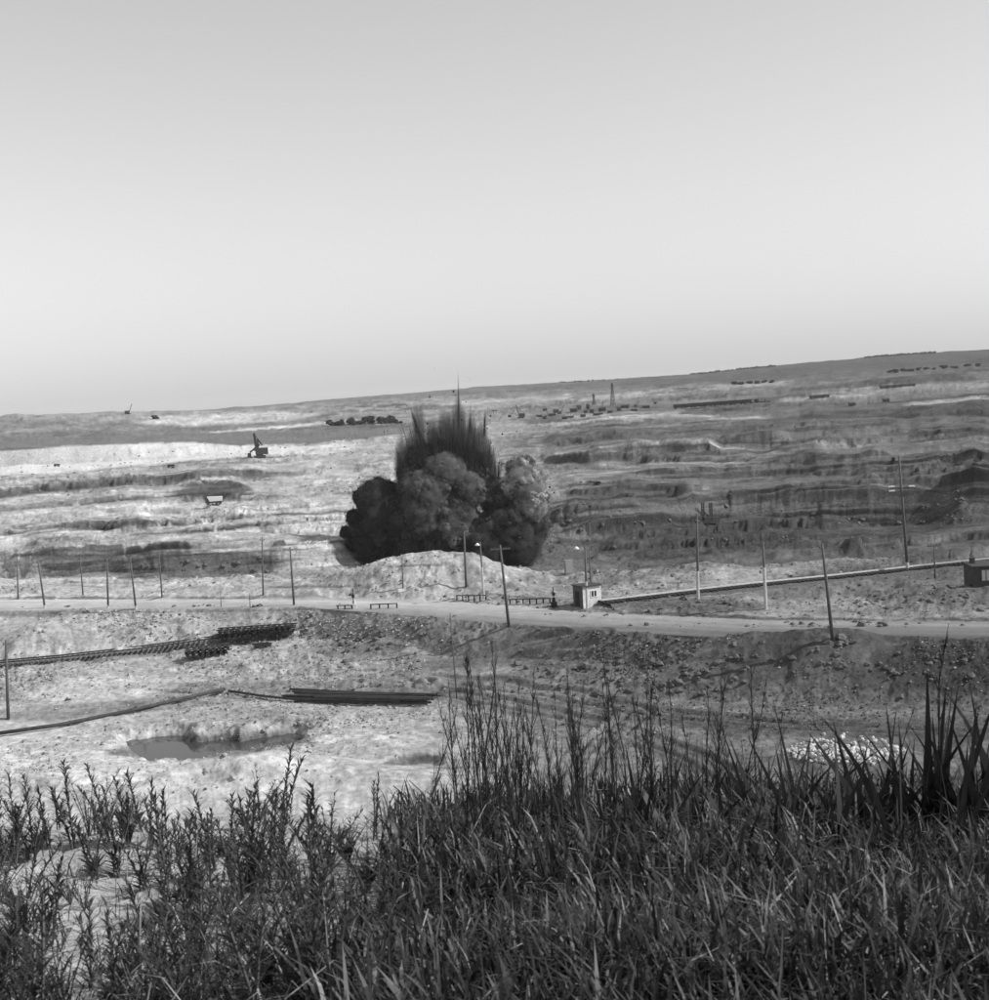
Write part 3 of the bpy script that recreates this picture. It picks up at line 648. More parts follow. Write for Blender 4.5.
# dismantled track panels lying on the sand
def panel(x0, y0, x1, y1, label, rows=2):
    a = hit(x0, y0); b = hit(x1, y1); L = math.hypot(b[0] - a[0], b[1] - a[1]); z = max(ground_z(a[0], a[1]), ground_z(b[0], b[1])) + .15
    e = empty('track_panel', (a[0], a[1], z), math.atan2(b[1] - a[1], b[0] - a[0]), label, 'track panel', 'dismantled track panels on the sand')
    n = int(L / .72); sm = MB().quadbox((0, 0, 0), (.32, 2.6, .24)).mesh('sleeper', M_dark)
    for lv in range(rows):
        for k in range(n):
            s_ = bpy.data.objects.new('sleeper', sm); COL.objects.link(s_); s_.parent = e
            s_.location = (k * .72 + .2 + lv * .2, random.uniform(-.12, .12), .12 + lv * .5); s_.rotation_euler = (random.uniform(-.05, .05), 0, random.uniform(-.08, .08))
        for k in (-1, 1): MB().quadbox((L / 2, k * .76, .32 + lv * .5), (L, .08, .15)).build('rail', M_rust, e)
panel(186, 660, 231, 652, 'short stack of dismantled track panels with dark sleepers')
panel(218, 643, 297, 632, 'long row of dismantled track panels with dark sleepers')
b = hit(263, 646); e = empty('timber_stack', b, .3, 'few short dark timbers lying beside the track panels', 'timber')
for k in range(4): MB().quadbox((random.uniform(-.2, .2), k * .4 - .6, .12 + .1 * (k % 2)), (2.0, .28, .22), rz=random.uniform(-.1, .1)).build('beam', M_dark, e)
# stack of long rails
a = hit(285, 698); c = hit(436, 703)
e = empty('rail_stack', a, math.atan2(c[1] - a[1], c[0] - a[0]), 'flat stack of long rusty rails lying on the dirt', 'rails')
Ls = math.hypot(c[0] - a[0], c[1] - a[1])
for k in range(26):
    L = Ls * random.uniform(.55, .98); x = random.uniform(0, Ls - L); lv = k // 11
    MB().quadbox((x + L / 2, (k % 11) * .34 - 1.6 + random.uniform(-.1, .1), .15 + lv * .2 - .01 * x), (L, .14, .17), rz=random.uniform(-.012, .012)).build('rail', M_rust, e)
def pipe(name, pix, r, m, label, cat='pipe'):
    pts = []
    for x, y in pix:
        h = hit(x, y); pts.append(Vector((h[0], h[1], h[2] + r * 1.4 + .06)))
    o = pts[0]; ob = MB().tube([p - o for p in pts], r, 8).build(name, m, loc=o, smooth=True); return tag(ob, label, cat)
pipe('steel_pipe', [(-10, 738), (60, 728), (130, 714), (225, 692)], .2, M_rust, 'long dark pipeline lying across the sand towards the rail stack')
pipe('steel_pipe', [(229, 693), (262, 698), (300, 702)], .13, M_rust, 'short dark pipe joining the stack of rails')
pipe('steel_pipe', [(290, 691), (350, 694), (432, 699)], .12, M_rust, 'single thin rail lying behind the rail stack', 'rail')

# ------------------------------------------------------------------ rubble
def stone_mesh(r, seed, m):
    rs = random.Random(seed); mb = MB()
    t = (1 + 5 ** .5) / 2
    vs = [(-1, t, 0), (1, t, 0), (-1, -t, 0), (1, -t, 0), (0, -1, t), (0, 1, t), (0, -1, -t), (0, 1, -t), (t, 0, -1), (t, 0, 1), (-t, 0, -1), (-t, 0, 1)]
    fs = [(0, 11, 5), (0, 5, 1), (0, 1, 7), (0, 7, 10), (0, 10, 11), (1, 5, 9), (5, 11, 4), (11, 10, 2), (10, 7, 6), (7, 1, 8), (3, 9, 4), (3, 4, 2), (3, 2, 6), (3, 6, 8), (3, 8, 9), (4, 9, 5), (2, 4, 11), (6, 2, 10), (8, 6, 7), (9, 8, 1)]
    mb.v = [tuple(c / 1.9 * r * rs.uniform(.7, 1.25) for c in v) for v in vs]; mb.f = fs
    return mb.mesh('stone', m)
M_stone = mat('white_limestone', .5, .9, .2, noise=.2, scale=3)
M_clod = mat('dark_clod', .12, .95, .1, noise=.35, scale=2)
M_clodl = mat('pale_clod', .32, .95, .1, noise=.3, scale=2)
b = hit(845, 757); e = empty('rubble_heap', b, 0, 'heap of pale broken limestone in front of the dark bank', 'rubble')
sms = [stone_mesh(1, k, M_stone) for k in range(6)]
for k in range(420):
    px = random.uniform(783, 905); py = random.triangular(732, 768, 752) + (px - 840) * .06
    if abs(px - 845) / 62 + abs(py - 752) / 26 > 1.05: continue
    h = hit(px, py); r = random.uniform(.08, .3) * random.uniform(.7, 1)
    s_ = bpy.data.objects.new('stone', random.choice(sms)); COL.objects.link(s_); s_.parent = e
    s_.location = Vector((h[0], h[1], h[2] + random.uniform(-.05, .15))) - Vector(b); s_.scale = (r, r, r * .8); s_.rotation_euler = (random.random() * 6, random.random() * 6, random.random() * 6)
def scatter(name, regions, m, rmin, rmax, seed):
    """loose clods over the broken ground: one mass"""
    rs = np.random.default_rng(seed); V = []; F_ = []; n0 = 0
    base = [np.array(stone_mesh(1, 100 + q, m).vertices[0].co) for q in range(0)]
    t = (1 + 5 ** .5) / 2
    vs = np.array([(-1, t, 0), (1, t, 0), (-1, -t, 0), (1, -t, 0), (0, -1, t), (0, 1, t), (0, -1, -t), (0, 1, -t), (t, 0, -1), (t, 0, 1), (-t, 0, -1), (-t, 0, 1)]) / 1.9
    fs = np.array([(0, 11, 5), (0, 5, 1), (0, 1, 7), (0, 7, 10), (0, 10, 11), (1, 5, 9), (5, 11, 4), (11, 10, 2), (10, 7, 6), (7, 1, 8), (3, 9, 4), (3, 4, 2), (3, 2, 6), (3, 6, 8), (3, 8, 9), (4, 9, 5), (2, 4, 11), (6, 2, 10), (8, 6, 7), (9, 8, 1)])
    for cx, cy, rx, ry, cnt in regions:
        for _ in range(int(cnt * .9)):
            px = cx + rx * rs.normal() * .55; py = cy + ry * rs.normal() * .55
            if vnoise(np.array([px / 13.0]), np.array([py / 4.5]), 7)[0] < .45: continue
            h = hit(px, py); r = (rmin + (rmax - rmin) * rs.random() ** 9) * max(1, h[1] / 220)
            v = vs * rs.uniform(.65, 1.3, (12, 1)) * r * np.array([1, 1, .75]); a = rs.random() * 6.28; c_, s__ = math.cos(a), math.sin(a)
            v = np.stack([v[:, 0] * c_ - v[:, 1] * s__, v[:, 0] * s__ + v[:, 1] * c_, v[:, 2]], -1) + h + np.array([0, 0, r * rs.uniform(-.35, .25)])
            V.append(v); F_.append(fs + n0); n0 += 12
    o = np_mesh(name, np.concatenate(V), np.concatenate(F_), m, smooth=False); return o
o = scatter('loose_rubble', [(720, 665, 110, 18, 900), (850, 665, 60, 18, 300), (600, 665, 90, 16, 600), (360, 648, 50, 14, 420), (940, 670, 60, 20, 250), (690, 690, 90, 6, 250), (540, 668, 40, 12, 200),
    (800, 625, 160, 3, 420), (640, 614, 90, 3, 220), (900, 600, 90, 8, 160), (700, 600, 80, 6, 160), (200, 566, 80, 10, 260), (870, 530, 120, 18, 420), (640, 530, 90, 14, 320), (960, 505, 30, 25, 320), (980, 600, 30, 10, 120), (200, 606, 190, 2, 200), (430, 628, 60, 8, 160), (835, 642, 25, 5, 120)], M_clod, .04, .55, 5)
tag(o, 'dark clods of loose earth scattered over the banks', 'rubble', kind='stuff')
o = scatter('loose_rubble', [(200, 760, 160, 30, 420), (150, 690, 150, 14, 300), (680, 588, 80, 9, 420), (300, 740, 120, 25, 300), (100, 630, 110, 14, 200), (560, 590, 60, 10, 150), (400, 720, 120, 12, 220), (820, 602, 90, 6, 160), (440, 575, 70, 12, 120)], M_clodl, .07, .34, 6)
tag(o, 'pale lumps of sand and clay scattered over the flat', 'rubble', kind='stuff')

def grit(name, n, dmin, dmax, rpx, m, seed, label, wfun):
    rs = np.random.default_rng(seed); Xf, Zg = GX.ravel(), GZ.ravel()
    I = np.where((GDf > dmin) & (GDf < dmax) & (np.abs(Xf / GDf) < .42) & (rmf < .05) & (np.repeat(1, 1)[0] > 0))[0]
    I = I[car.ravel()[I] < .3]; I = rs.choice(I, n * 4); I = I[rs.random(len(I)) < wfun(I)][:n]
    O = np.array([(1, 0, 0), (0, 1, 0), (-1, 0, 0), (0, -1, 0), (0, 0, 1), (0, 0, -.6)], float); Fo = np.array([(0, 1, 4), (1, 2, 4), (2, 3, 4), (3, 0, 4), (1, 0, 5), (2, 1, 5), (3, 2, 5), (0, 3, 5)])
    r = (rpx[0] + (rpx[1] - rpx[0]) * rs.random(len(I)) ** 4) * GDf[I] / FPX
    a = rs.random(len(I)) * 6.28; ca, sa = np.cos(a), np.sin(a)
    v = O[None] * rs.uniform(.55, 1.4, (len(I), 6, 1)) * r[:, None, None] * np.array([1.15, 1.15, .85])
    v = np.stack([v[..., 0] * ca[:, None] - v[..., 1] * sa[:, None], v[..., 0] * sa[:, None] + v[..., 1] * ca[:, None], v[..., 2]], -1)
    v = v + np.stack([Xf[I] + rs.normal(size=len(I)) * .1, GDf[I] + rs.normal(size=len(I)) * .3, Zg[I]], -1)[:, None]
    F_ = (np.arange(len(I))[:, None, None] * 6 + Fo[None]).reshape(-1, 3)
    tag(np_mesh(name, v.reshape(-1, 3), F_, m, smooth=False), label, 'stones', kind='stuff')
pf = np.clip(patch.ravel(), 0, 1)
grit('scattered_stones', 15000, 95, 215, (.5, 2.4), M_clod, 41, 'small dark stones and clods strewn over the near ground', lambda I: pf[I] ** 2 * np.where(PXf[I] > 480, 1, .45))
grit('scattered_stones', 9000, 95, 215, (.5, 2.0), M_clodl, 42, 'small pale stones and clods strewn over the near ground', lambda I: pf[I] * np.where(PXf[I] > 430, .06, 1))
grit('scattered_stones', 9000, 300, 900, (.4, 1.7), M_clod, 43, 'dark boulders and clods strewn over the pit benches', lambda I: pf[I] ** 3 * np.where(PXf[I] > 540, 1, .5))
# ------------------------------------------------------------------ blast cloud
def ico(sub):
    import bmesh
    bm = bmesh.new(); bmesh.ops.create_icosphere(bm, subdivisions=sub, radius=1); bm.verts.ensure_lookup_table()
    v = np.array([x.co[:] for x in bm.verts]); f = np.array([[q.index for q in p.verts] for p in bm.faces]); bm.free(); return v, f
IV2, IF2 = ico(2); IV3, IF3 = ico(3)
BD = 378.0
bs = BD / FPX
blast_base = P(445, 566, d=BD)
BL = empty('blast_cloud', blast_base, 0, 'dark billowing cloud of earth and smoke thrown up by a blast', 'blast cloud')
def noise3(p, f, s):
    return (fbm(p[:, 0] * f + 3.1 * s, p[:, 1] * f + p[:, 2] * f * .7, 3, s) + fbm(p[:, 2] * f - 1.7 * s, p[:, 0] * f * .6 - p[:, 1] * f, 3, s + 9)) * .5
IV4, IF4 = ico(4); IV1, IF1 = ico(1)
def billow(name, lumps, tone_m, seed, kids=26, gk=7, haze=260):
    rs = np.random.default_rng(seed); V = []; F_ = []; n0 = 0; HV = []; HF = []; h0 = 0
    for px, py, rp, do in lumps:
        c = P(px, py, d=BD + do) - blast_base; r = rp * bs
        sd_ = int(rs.integers(1, 999))
        d1 = 1 + .42 * noise3(IV4 + c * .37, 1.5, sd_) + .22 * noise3(IV4 + c * .37, 4.2, sd_ + 3) - .12 * np.abs(noise3(IV4 + c, 7, sd_ + 5))
        V.append(IV4 * r * d1[:, None] + c); F_.append(IF4 + n0); n0 += len(IV4)
        for _ in range(kids):
            d = rs.normal(size=3); d /= np.linalg.norm(d)
            if d[1] > .55: d[1] *= -1
            if d[2] < -.6: d[2] *= -.5
            r1 = r * (.1 + .3 * rs.random() ** 1.8); c1 = c + d * r * rs.uniform(.75, 1.02)
            for lev in range(1 + gk):
                if lev == 0: cc, rr, iv, f = c1, r1, IV2, IF2
                else:
                    e_ = rs.normal(size=3); e_ /= np.linalg.norm(e_); e_ = e_ + d * .7; e_ /= np.linalg.norm(e_)
                    cc = c1 + e_ * r1 * rs.uniform(.7, 1.05); rr = r1 * (.12 + .36 * rs.random() ** 1.5); iv, f = IV1, IF1
                dd = 1 + .5 * noise3(iv + cc * .9, 1.7, int(rs.integers(1, 999)))
                V.append(iv * rr * dd[:, None] * rs.uniform(.8, 1.25, 3) + cc); F_.append(f + n0); n0 += len(iv)
        for _ in range(haze):
            d = rs.normal(size=3); d /= np.linalg.norm(d); d[1] = -abs(d[1]) if rs.random() < .6 else d[1]
            cc = c + d * r * (1.0 + .22 * abs(rs.normal())); rr = rs.uniform(.12, .5)
            HV.append(IV1 * rr * rs.uniform(.5, 1.5, 3) + cc); HF.append(IF1 + h0); h0 += len(IV1)
    o = np_mesh(name, np.concatenate(V), np.concatenate(F_), tone_m, BL)
    q = np_mesh('dust_fringe', np.concatenate(HV), np.concatenate(HF), MATS[tone_m.name + '_fringe'], o); q['kind'] = 'stuff'
    return o
for n_, v_ in (('dark_smoke', .035), ('grey_dust', .09), ('pale_dust_sun_tint', .16)): mat(n_ + '_fringe', v_, 1, 0, alpha=.22)
M_sm_d = mat('dark_smoke', .035, 1, 0, noise=.4, scale=.25, bump=.5, bscale=1.3)
M_sm_m = mat('grey_dust', .085, 1, 0, noise=.4, scale=.25, bump=.5, bscale=1.3)
M_sm_l = mat('pale_dust_sun_tint', .26, 1, 0, noise=.35, scale=.25, bump=.5, bscale=1.3)  # right lobe's sunlit look put into a paler dust colour
LOBES = [
    (M_sm_d, [(375, 500, 17, 0), (392, 525, 25, -2), (365, 525, 15, 2), (380, 545, 20, 0), (415, 545, 22, -4), (388, 492, 11, 3), (354, 543, 7, 3), (354, 517, 7, 0), (361, 497, 7, 1), (403, 503, 9, 0), (378, 484, 6, 2), (397, 490, 6, 2), (346, 532, 5, 2)]),
    (M_sm_d, [(500, 500, 18, -2), (505, 530, 25, -3), (530, 525, 18, 3), (480, 545, 24, -5), (518, 546, 20, 0), (455, 545, 22, -3), (437, 548, 18, -3)]),
    (M_sm_m, [(430, 495, 22, -5), (445, 475, 18, -4), (425, 515, 22, -6), (455, 510, 20, -5), (412, 484, 13, -2), (468, 490, 15, -6), (450, 530, 19, -7)]),
    (M_sm_l, [(524, 485, 17, -3), (529, 505, 15, -4), (519, 470, 11, 0), (533, 482, 11, 2), (512, 490, 12, -4), (540, 500, 8, 2), (527, 463, 6, 2)]),
    (M_sm_m, [(422, 462, 15, 4), (445, 458, 17, 5), (468, 462, 14, 5), (410, 474, 10, 3), (478, 477, 12, 3)])]
for k, (m_, l_) in enumerate(LOBES): billow('smoke_lobe', l_, m_, k + 1)
# soft dust around the lobes and the curtain of flung earth: real volumes with their own hulls
def dust_volume(name, spheres, grow, dens, col, seed, stretch=1.0, parent=BL):
    mb_v, mb_f, n0 = [], [], 0
    spheres = [(q[0], q[1], q[2] if len(q) > 2 else 1.0) for q in spheres]; tall = spheres[0][2]
    for c, r, e_ in spheres:
        mb_v.append(IV2 * r * grow * np.array([1, 1, e_]) + c); mb_f.append(IF2 + n0); n0 += len(IV2)
    m = bpy.data.materials.new(name); m.use_nodes = True; n = m.node_tree; L = n.links.new
    n.nodes.remove(n.nodes['Principled BSDF'])
    pv = n.nodes.new('ShaderNodeVolumePrincipled'); pv.inputs['Color'].default_value = (col, col, col, 1); pv.inputs['Anisotropy'].default_value = .2
    L(pv.outputs[0], n.nodes['Material Output'].inputs['Volume'])
    tc = n.nodes.new('ShaderNodeTexCoord'); mp = n.nodes.new('ShaderNodeMapping'); mp.inputs['Scale'].default_value = (1, 1, stretch); L(tc.outputs['Object'], mp.inputs[0])
    nz = n.nodes.new('ShaderNodeTexNoise'); nz.inputs['Scale'].default_value = .32 if stretch == 1 else .55; nz.inputs['Detail'].default_value = 3.5; nz.inputs['Roughness'].default_value = .62; L(mp.outputs[0], nz.inputs['Vector'])
    acc = None
    for c, r, e_ in spheres:
        src_ = tc.outputs['Object']; cc = tuple(c)
        if e_ != 1:
            sq = n.nodes.new('ShaderNodeVectorMath'); sq.operation = 'MULTIPLY'; L(src_, sq.inputs[0]); sq.inputs[1].default_value = (1, 1, 1 / e_); src_ = sq.outputs[0]; cc = (c[0], c[1], c[2] / e_)
        vd = n.nodes.new('ShaderNodeVectorMath'); vd.operation = 'DISTANCE'; L(src_, vd.inputs[0]); vd.inputs[1].default_value = cc
        q = n.nodes.new('ShaderNodeMath'); q.operation = 'MULTIPLY_ADD'; L(vd.outputs['Value'], q.inputs[0]); q.inputs[1].default_value = -1 / (r * grow); q.inputs[2].default_value = 1.0
        if acc is None: acc = q.outputs[0]
        else:
            mx = n.nodes.new('ShaderNodeMath'); mx.operation = 'MAXIMUM'; L(acc, mx.inputs[0]); L(q.outputs[0], mx.inputs[1]); acc = mx.outputs[0]
    a = n.nodes.new('ShaderNodeMath'); a.operation = 'MULTIPLY_ADD'; L(acc, a.inputs[0]); a.inputs[1].default_value = 1.6; a.inputs[2].default_value = -.78
    b = n.nodes.new('ShaderNodeMath'); b.operation = 'ADD'; L(a.outputs[0], b.inputs[0]); L(nz.outputs['Fac'], b.inputs[1])
    mr = n.nodes.new('ShaderNodeMapRange'); L(b.outputs[0], mr.inputs[0]); mr.inputs[1].default_value = 0; mr.inputs[2].default_value = .22 if stretch == 1 else .4; mr.inputs[3].default_value = 0; mr.inputs[4].default_value = dens
    L(mr.outputs[0], pv.inputs['Density'])
    m.cycles.volume_step_rate = .12
    o = np_mesh(name, np.concatenate(mb_v), np.concatenate(mb_f), m, parent, smooth=False)
    rm = o.modifiers.new('union', 'REMESH'); rm.mode = 'VOXEL'; rm.voxel_size = .9
    o['kind'] = 'stuff'
    return o
for k, (m_, l_) in enumerate(LOBES):
    dust_volume('dust', [(P(px, py, d=BD + do) - blast_base, rp * bs) for px, py, rp, do in l_], 1.5, .9, (.2, .2, .4, .74, .32)[k], k)  # right lobe's volume also coloured paler for sunlight
# jets of earth flung upward: many fine tapering streaks each
def jet(x0, y0, x1, y1, w, n, seed, m, rmax=.2):
    rs = random.Random(seed); mb = MB()
    for _ in range(n):
        o0 = rs.gauss(0, w * .5); o1 = o0 * rs.uniform(.8, 1.3)
        top = max(.15, 1 - rs.random() ** .8 * .75); bot = rs.uniform(0, .5) * top
        dd = BD + rs.uniform(-5, 7)
        a = Vector(P(x0 + (x1 - x0) * bot + o0, y0 + (y1 - y0) * bot, d=dd) - blast_base)
        b_ = Vector(P(x0 + (x1 - x0) * top + o1, y0 + (y1 - y0) * top, d=dd) - blast_base); r = rs.uniform(.05, rmax)
        mb.tube([a, a + (b_ - a) * .35, a + (b_ - a) * .75, b_], [.02, r, r * .6, .01], 4, cap=False)
    return mb.build('dirt_jet', m, BL, smooth=True)
M_jet = mat('flung_earth', .04, 1, 0, noise=.4, scale=.4, alpha=.3)
M_jet2 = mat('flung_dust', .06, 1, 0, noise=.4, scale=.4, alpha=.1)
JETS = [(428, 480, 412, 410, 8, 110), (412, 490, 401, 440, 8, 120), (440, 475, 434, 420, 9, 120), (455, 475, 456, 412, 9, 130), (470, 478, 473, 418, 9, 120), (485, 480, 488, 432, 7, 100), (402, 492, 398, 450, 5, 90), (496, 485, 497, 456, 4, 60)]
for k, (x0, y0, x1, y1, w, n) in enumerate(JETS): jet(x0, y0, x1, y1, w, n, 20 + k, M_jet)
for k, (x0, y0, x1, y1, w, n) in enumerate([(459, 440, 458, 362, 1.0, 26), (484, 440, 486, 404, 1.8, 50), (420, 440, 409, 400, 1.8, 60), (470, 440, 471, 400, 2, 40), (440, 440, 437, 412, 3, 40), (492, 470, 497, 442, 3, 30)]):
    jet(x0, y0, x1, y1, w, n, 60 + k, M_jet2, .14)
rd = np.random.default_rng(88); DV, DF, d0 = [], [], 0
for k in range(420):                       # clods still in the air round the crown of the blast
    x = rd.normal(450, 34); y = 470 - abs(rd.normal(0, 34)) - 6
    if rd.random() < .3: x = rd.choice((352, 548)) + rd.normal(0, 5); y = rd.uniform(480, 545)
    c = P(x, y, d=BD + rd.uniform(-8, 8)) - blast_base
    DV.append(IV1 * rd.uniform(.06, .1 + .22 * rd.random() ** 3) * rd.uniform(.6, 1.6, 3) + c); DF.append(IF1 + d0); d0 += len(IV1)
np_mesh('flying_clods', np.concatenate(DV), np.concatenate(DF), M_sm_d, BL, smooth=False)['kind'] = 'stuff'
CURT = [(413, 464, 11, 32), (421, 450, 8, 44), (434, 456, 11, 36), (448, 452, 12, 40), (460, 448, 10, 46), (472, 456, 10, 38), (483, 460, 9, 36), (402, 468, 7, 34), (491, 468, 6, 24)]
dust_volume('dirt_curtain', [(P(px, py, d=BD + 3) - blast_base, rx * bs, ry / rx) for px, py, rx, ry in CURT], 1.4, .6, .16, 31, stretch=.1)

# ------------------------------------------------------------------ machines in the pit
def mining_shovel(px, py, hpx, rz, label, boomdir=-1, pale=True):
    b = hit(px, py); s = b[1] / FPX; H = hpx * s; k = H / 12.0
    e = empty('mining_shovel', Vector((b[0], b[1], ground_z(b[0], b[1]))), rz, label, 'excavator'); e.scale = (k, k, k)
    for y in (-1.8, 1.8): MB().quadbox((0, y, .6), (5.6, 1.1, 1.2)).build('crawler', M_steel, e)
    MB().tube([(0, 0, 1.1), (0, 0, 1.7)], 1.7, 12).build('turntable', M_steel, e)
    h = MB().quadbox((1.0, 0, 3.3), (6.0, 4.2, 3.2)).build('machine_house', M_steel, e)
    MB().quadbox((2.6, 0, 5.3), (2.4, 3.2, 1.6)).build('rear_housing', M_white if pale else M_steel, h)
    MB().quadbox((-1.8, -1.5, 4.4), (1.4, 1.3, 1.8)).build('cab', M_steel, e)
    bm_ = MB().bar((-1.2, -.6, 2.2), (-2.0, -.4, 12), .8, 1.0).bar((-1.2, .6, 2.2), (-2.0, .4, 12), .8, 1.0)
    for q in range(6):
        t = q / 6; bm_.bar((-1.2 - .8 * t, -.6, 2.2 + 9.8 * t), (-1.2 - .8 * (t + .16), .6, 2.2 + 9.8 * (t + .16)), .4)
    bm_.build('boom', M_steel, e)
    MB().bar((2.4, -.9, 4.8), (-.6, 0, 9.2), .6).bar((2.4, .9, 4.8), (-.6, 0, 9.2), .6).bar((-.6, 0, 9.2), (-2, 0, 12), .3).bar((-.6, 0, 4.8), (-.6, 0, 9.2), .8).build('gantry', M_steel, e)
    MB().bar((.2, 0, 6.4), (-4.6, 0, 3.0), .8).build('dipper_stick', M_steel, e)
    MB().quadbox((-4.9, 0, 1.6), (2.0, 1.8, 2.2), taper=.8).build('bucket', M_steel, e)
    return e
mining_shovel(260, 458, 25, math.radians(10), 'dark mining shovel with raised boom and white rear on the pale bench')
def dump_truck(px, py, wpx, rz, label, group=None, m=None):
    b = hit(px, py); s = b[1] / FPX; k = wpx * s / 7.0
    e = empty('dump_truck', Vector((b[0], b[1], ground_z(b[0], b[1]) + .15)), rz, label, 'truck', group); e.scale = (k, k, k)
    MB().quadbox((0, 0, 1.0), (6.6, 1.6, .5)).build('chassis', M_steel, e)
    mb = MB(); mb.v = [(-1.6, -1.3, 1.4), (3.4, -1.3, 1.5), (3.6, -1.4, 3.2), (-2.6, -1.4, 3.3), (-1.6, 1.3, 1.4), (3.4, 1.3, 1.5), (3.6, 1.4, 3.2), (-2.6, 1.4, 3.3)]
    mb.f = [(0, 1, 2, 3), (5, 4, 7, 6), (1, 5, 6, 2), (4, 0, 3, 7), (0, 4, 5, 1), (3, 2, 6, 7)]
    mb.build('dump_body', m or M_white, e)
    MB().quadbox((-2.6, 0, 2.0), (1.5, 2.4, 1.7)).build('cab', M_steel, e)
    for x in (-2.3, 1.2, 2.6):
        for y in (-1.1, 1.1): MB().tube([(x, y - .3, .65), (x, y + .3, .65)], .65, 10).build('wheel', M_steel, e)
    return e
dump_truck(214, 505, 17, math.radians(8), 'white bodied dump truck in the dark niche of the bench')
dump_truck(171, 468, 7, 0, 'tiny dark truck on the bright white bench', m=M_steel)
dump_truck(57, 467, 6, 0, 'tiny dark vehicle at the foot of the white wall', m=M_steel)
for x, y in ((852, 403), (885, 401)): pass
def drill_rig(px, py, hpx, rz):
    b = hit(px, py); s = b[1] / FPX; k = hpx * s / 9
    e = empty('drill_rig', Vector((b[0], b[1], ground_z(b[0], b[1]))), rz, 'dark drilling rig with upright mast at the foot of the pit face', 'drill rig', 'drill rigs in the pit'); e.scale = (k, k, k)
    for y in (-1.1, 1.1): MB().quadbox((0, y, .5), (4.4, .7, 1.0)).build('crawler', M_steel, e)
    MB().quadbox((.6, 0, 1.8), (3.4, 2.4, 1.6)).build('body', M_steel, e)
    m = MB()
    for x in (-1.6, -.7):
        for y in (-.45, .45): m.bar((x, y, 1), (x, y, 9), .28)
    for q in range(7):
        z = 1.2 + q * 1.1; m.bar((-1.6, -.45, z), (-.7, -.45, z + 1.1), .16); m.bar((-.7, .45, z), (-1.6, .45, z + 1.1), .16); m.bar((-1.6, -.45, z), (-1.6, .45, z + 1.1), .16)
    m.build('mast', M_steel, e)
    return e
drill_rig(706, 523, 21, .1); drill_rig(714, 523, 21, .2)
# lone digger boom on the skyline
def crane_excavator(px, py, hpx, rz, label, lean=.5, group=None):
    b = hit(px, py); s = b[1] / FPX; k = hpx * s / 12
    e = empty('crawler_crane', Vector((b[0], b[1], ground_z(b[0], b[1]) - .2)), rz, label, 'crane', group); e.scale = (k, k, k)
    for y in (-1.5, 1.5): MB().quadbox((0, y, .6), (5, 1, 1.2)).build('crawler', M_steel, e)
    MB().quadbox((-1, 0, 2.7), (5, 3.4, 3)).build('machine_house', M_steel, e)
    m = MB(); tx = 12 * lean
    for y in (-.7, .7): m.bar((1.4, y, 2), (1.4 + tx, y * .4, 12), .42)
    for q in range(8):
        t = q / 8; u_ = (q + 1) / 8; m.bar((1.4 + tx * t, -.7, 2 + 10 * t), (1.4 + tx * u_, .5, 2 + 10 * u_), .25)
    m.build('boom', M_steel, e)
    MB().bar((-2.5, 0, 4), (1.4 + tx, 0, 12), .12).build('stay', M_steel, e)
    return e
crane_excavator(128, 414, 10, 0, 'small crane on the spoil ridge with boom against the sky', .35)
crane_excavator(521, 418, 14, math.pi, 'dark crane excavator with steep boom on the far yard', .2)
crane_excavator(560, 414, 9, 0.2, 'small dark crane among the sheds of the far yard', .4)
for x, y, h_, l_ in ((545, 419, 8, .3), (586, 413, 8, .5), (601, 411, 9, .15), (510, 417, 7, .6), (636, 407, 7, .4), (655, 404, 6, .3)):
    crane_excavator(x, y, h_, random.choice((0, math.pi)) + random.uniform(-.4, .4), 'tiny dark digger working between the sheds of the far yard', l_, 'diggers in the far yard')
# lattice mast in the far yard
def mast(px, py, hpx, label, w=3.0, t=.5):
    b = hit(px, py); H = hpx * b[1] / FPX
    e = empty('lattice_mast', Vector((b[0], b[1], ground_z(b[0], b[1]))), .4, label, 'mast')
    m = MB(); n = 7
    for x in (-1, 1):
        for y in (-1, 1): m.bar((x * w / 2, y * w / 2, -1), (x * .3, y * .3, H), t * .6)
    for q in range(n):
        z0 = H * q / n; z1 = H * (q + 1) / n; w0 = w / 2 * (1 - q / n) + .3 * q / n; w1 = w / 2 * (1 - (q + 1) / n) + .3 * (q + 1) / n
        for a, b_ in (((-1, -1), (1, -1)), ((1, -1), (1, 1)), ((1, 1), (-1, 1)), ((-1, 1), (-1, -1))):
            m.bar((a[0] * w0, a[1] * w0, z0), (b_[0] * w1, b_[1] * w1, z1), t * .4)
    m.build('lattice', M_steel, e)
    a = MB().bar((-w * .8, 0, H * .78), (w * .8, 0, H * .78), t * .6).bar((-w * .6, 0, H * .9), (w * .6, 0, H * .9), t * .6).build('crossarm', M_steel, e)
mast(613, 405, 22, 'tall thin lattice mast rising above the far yard')
mast(594, 405, 11, 'short lattice mast among the far yard sheds', 2.4)
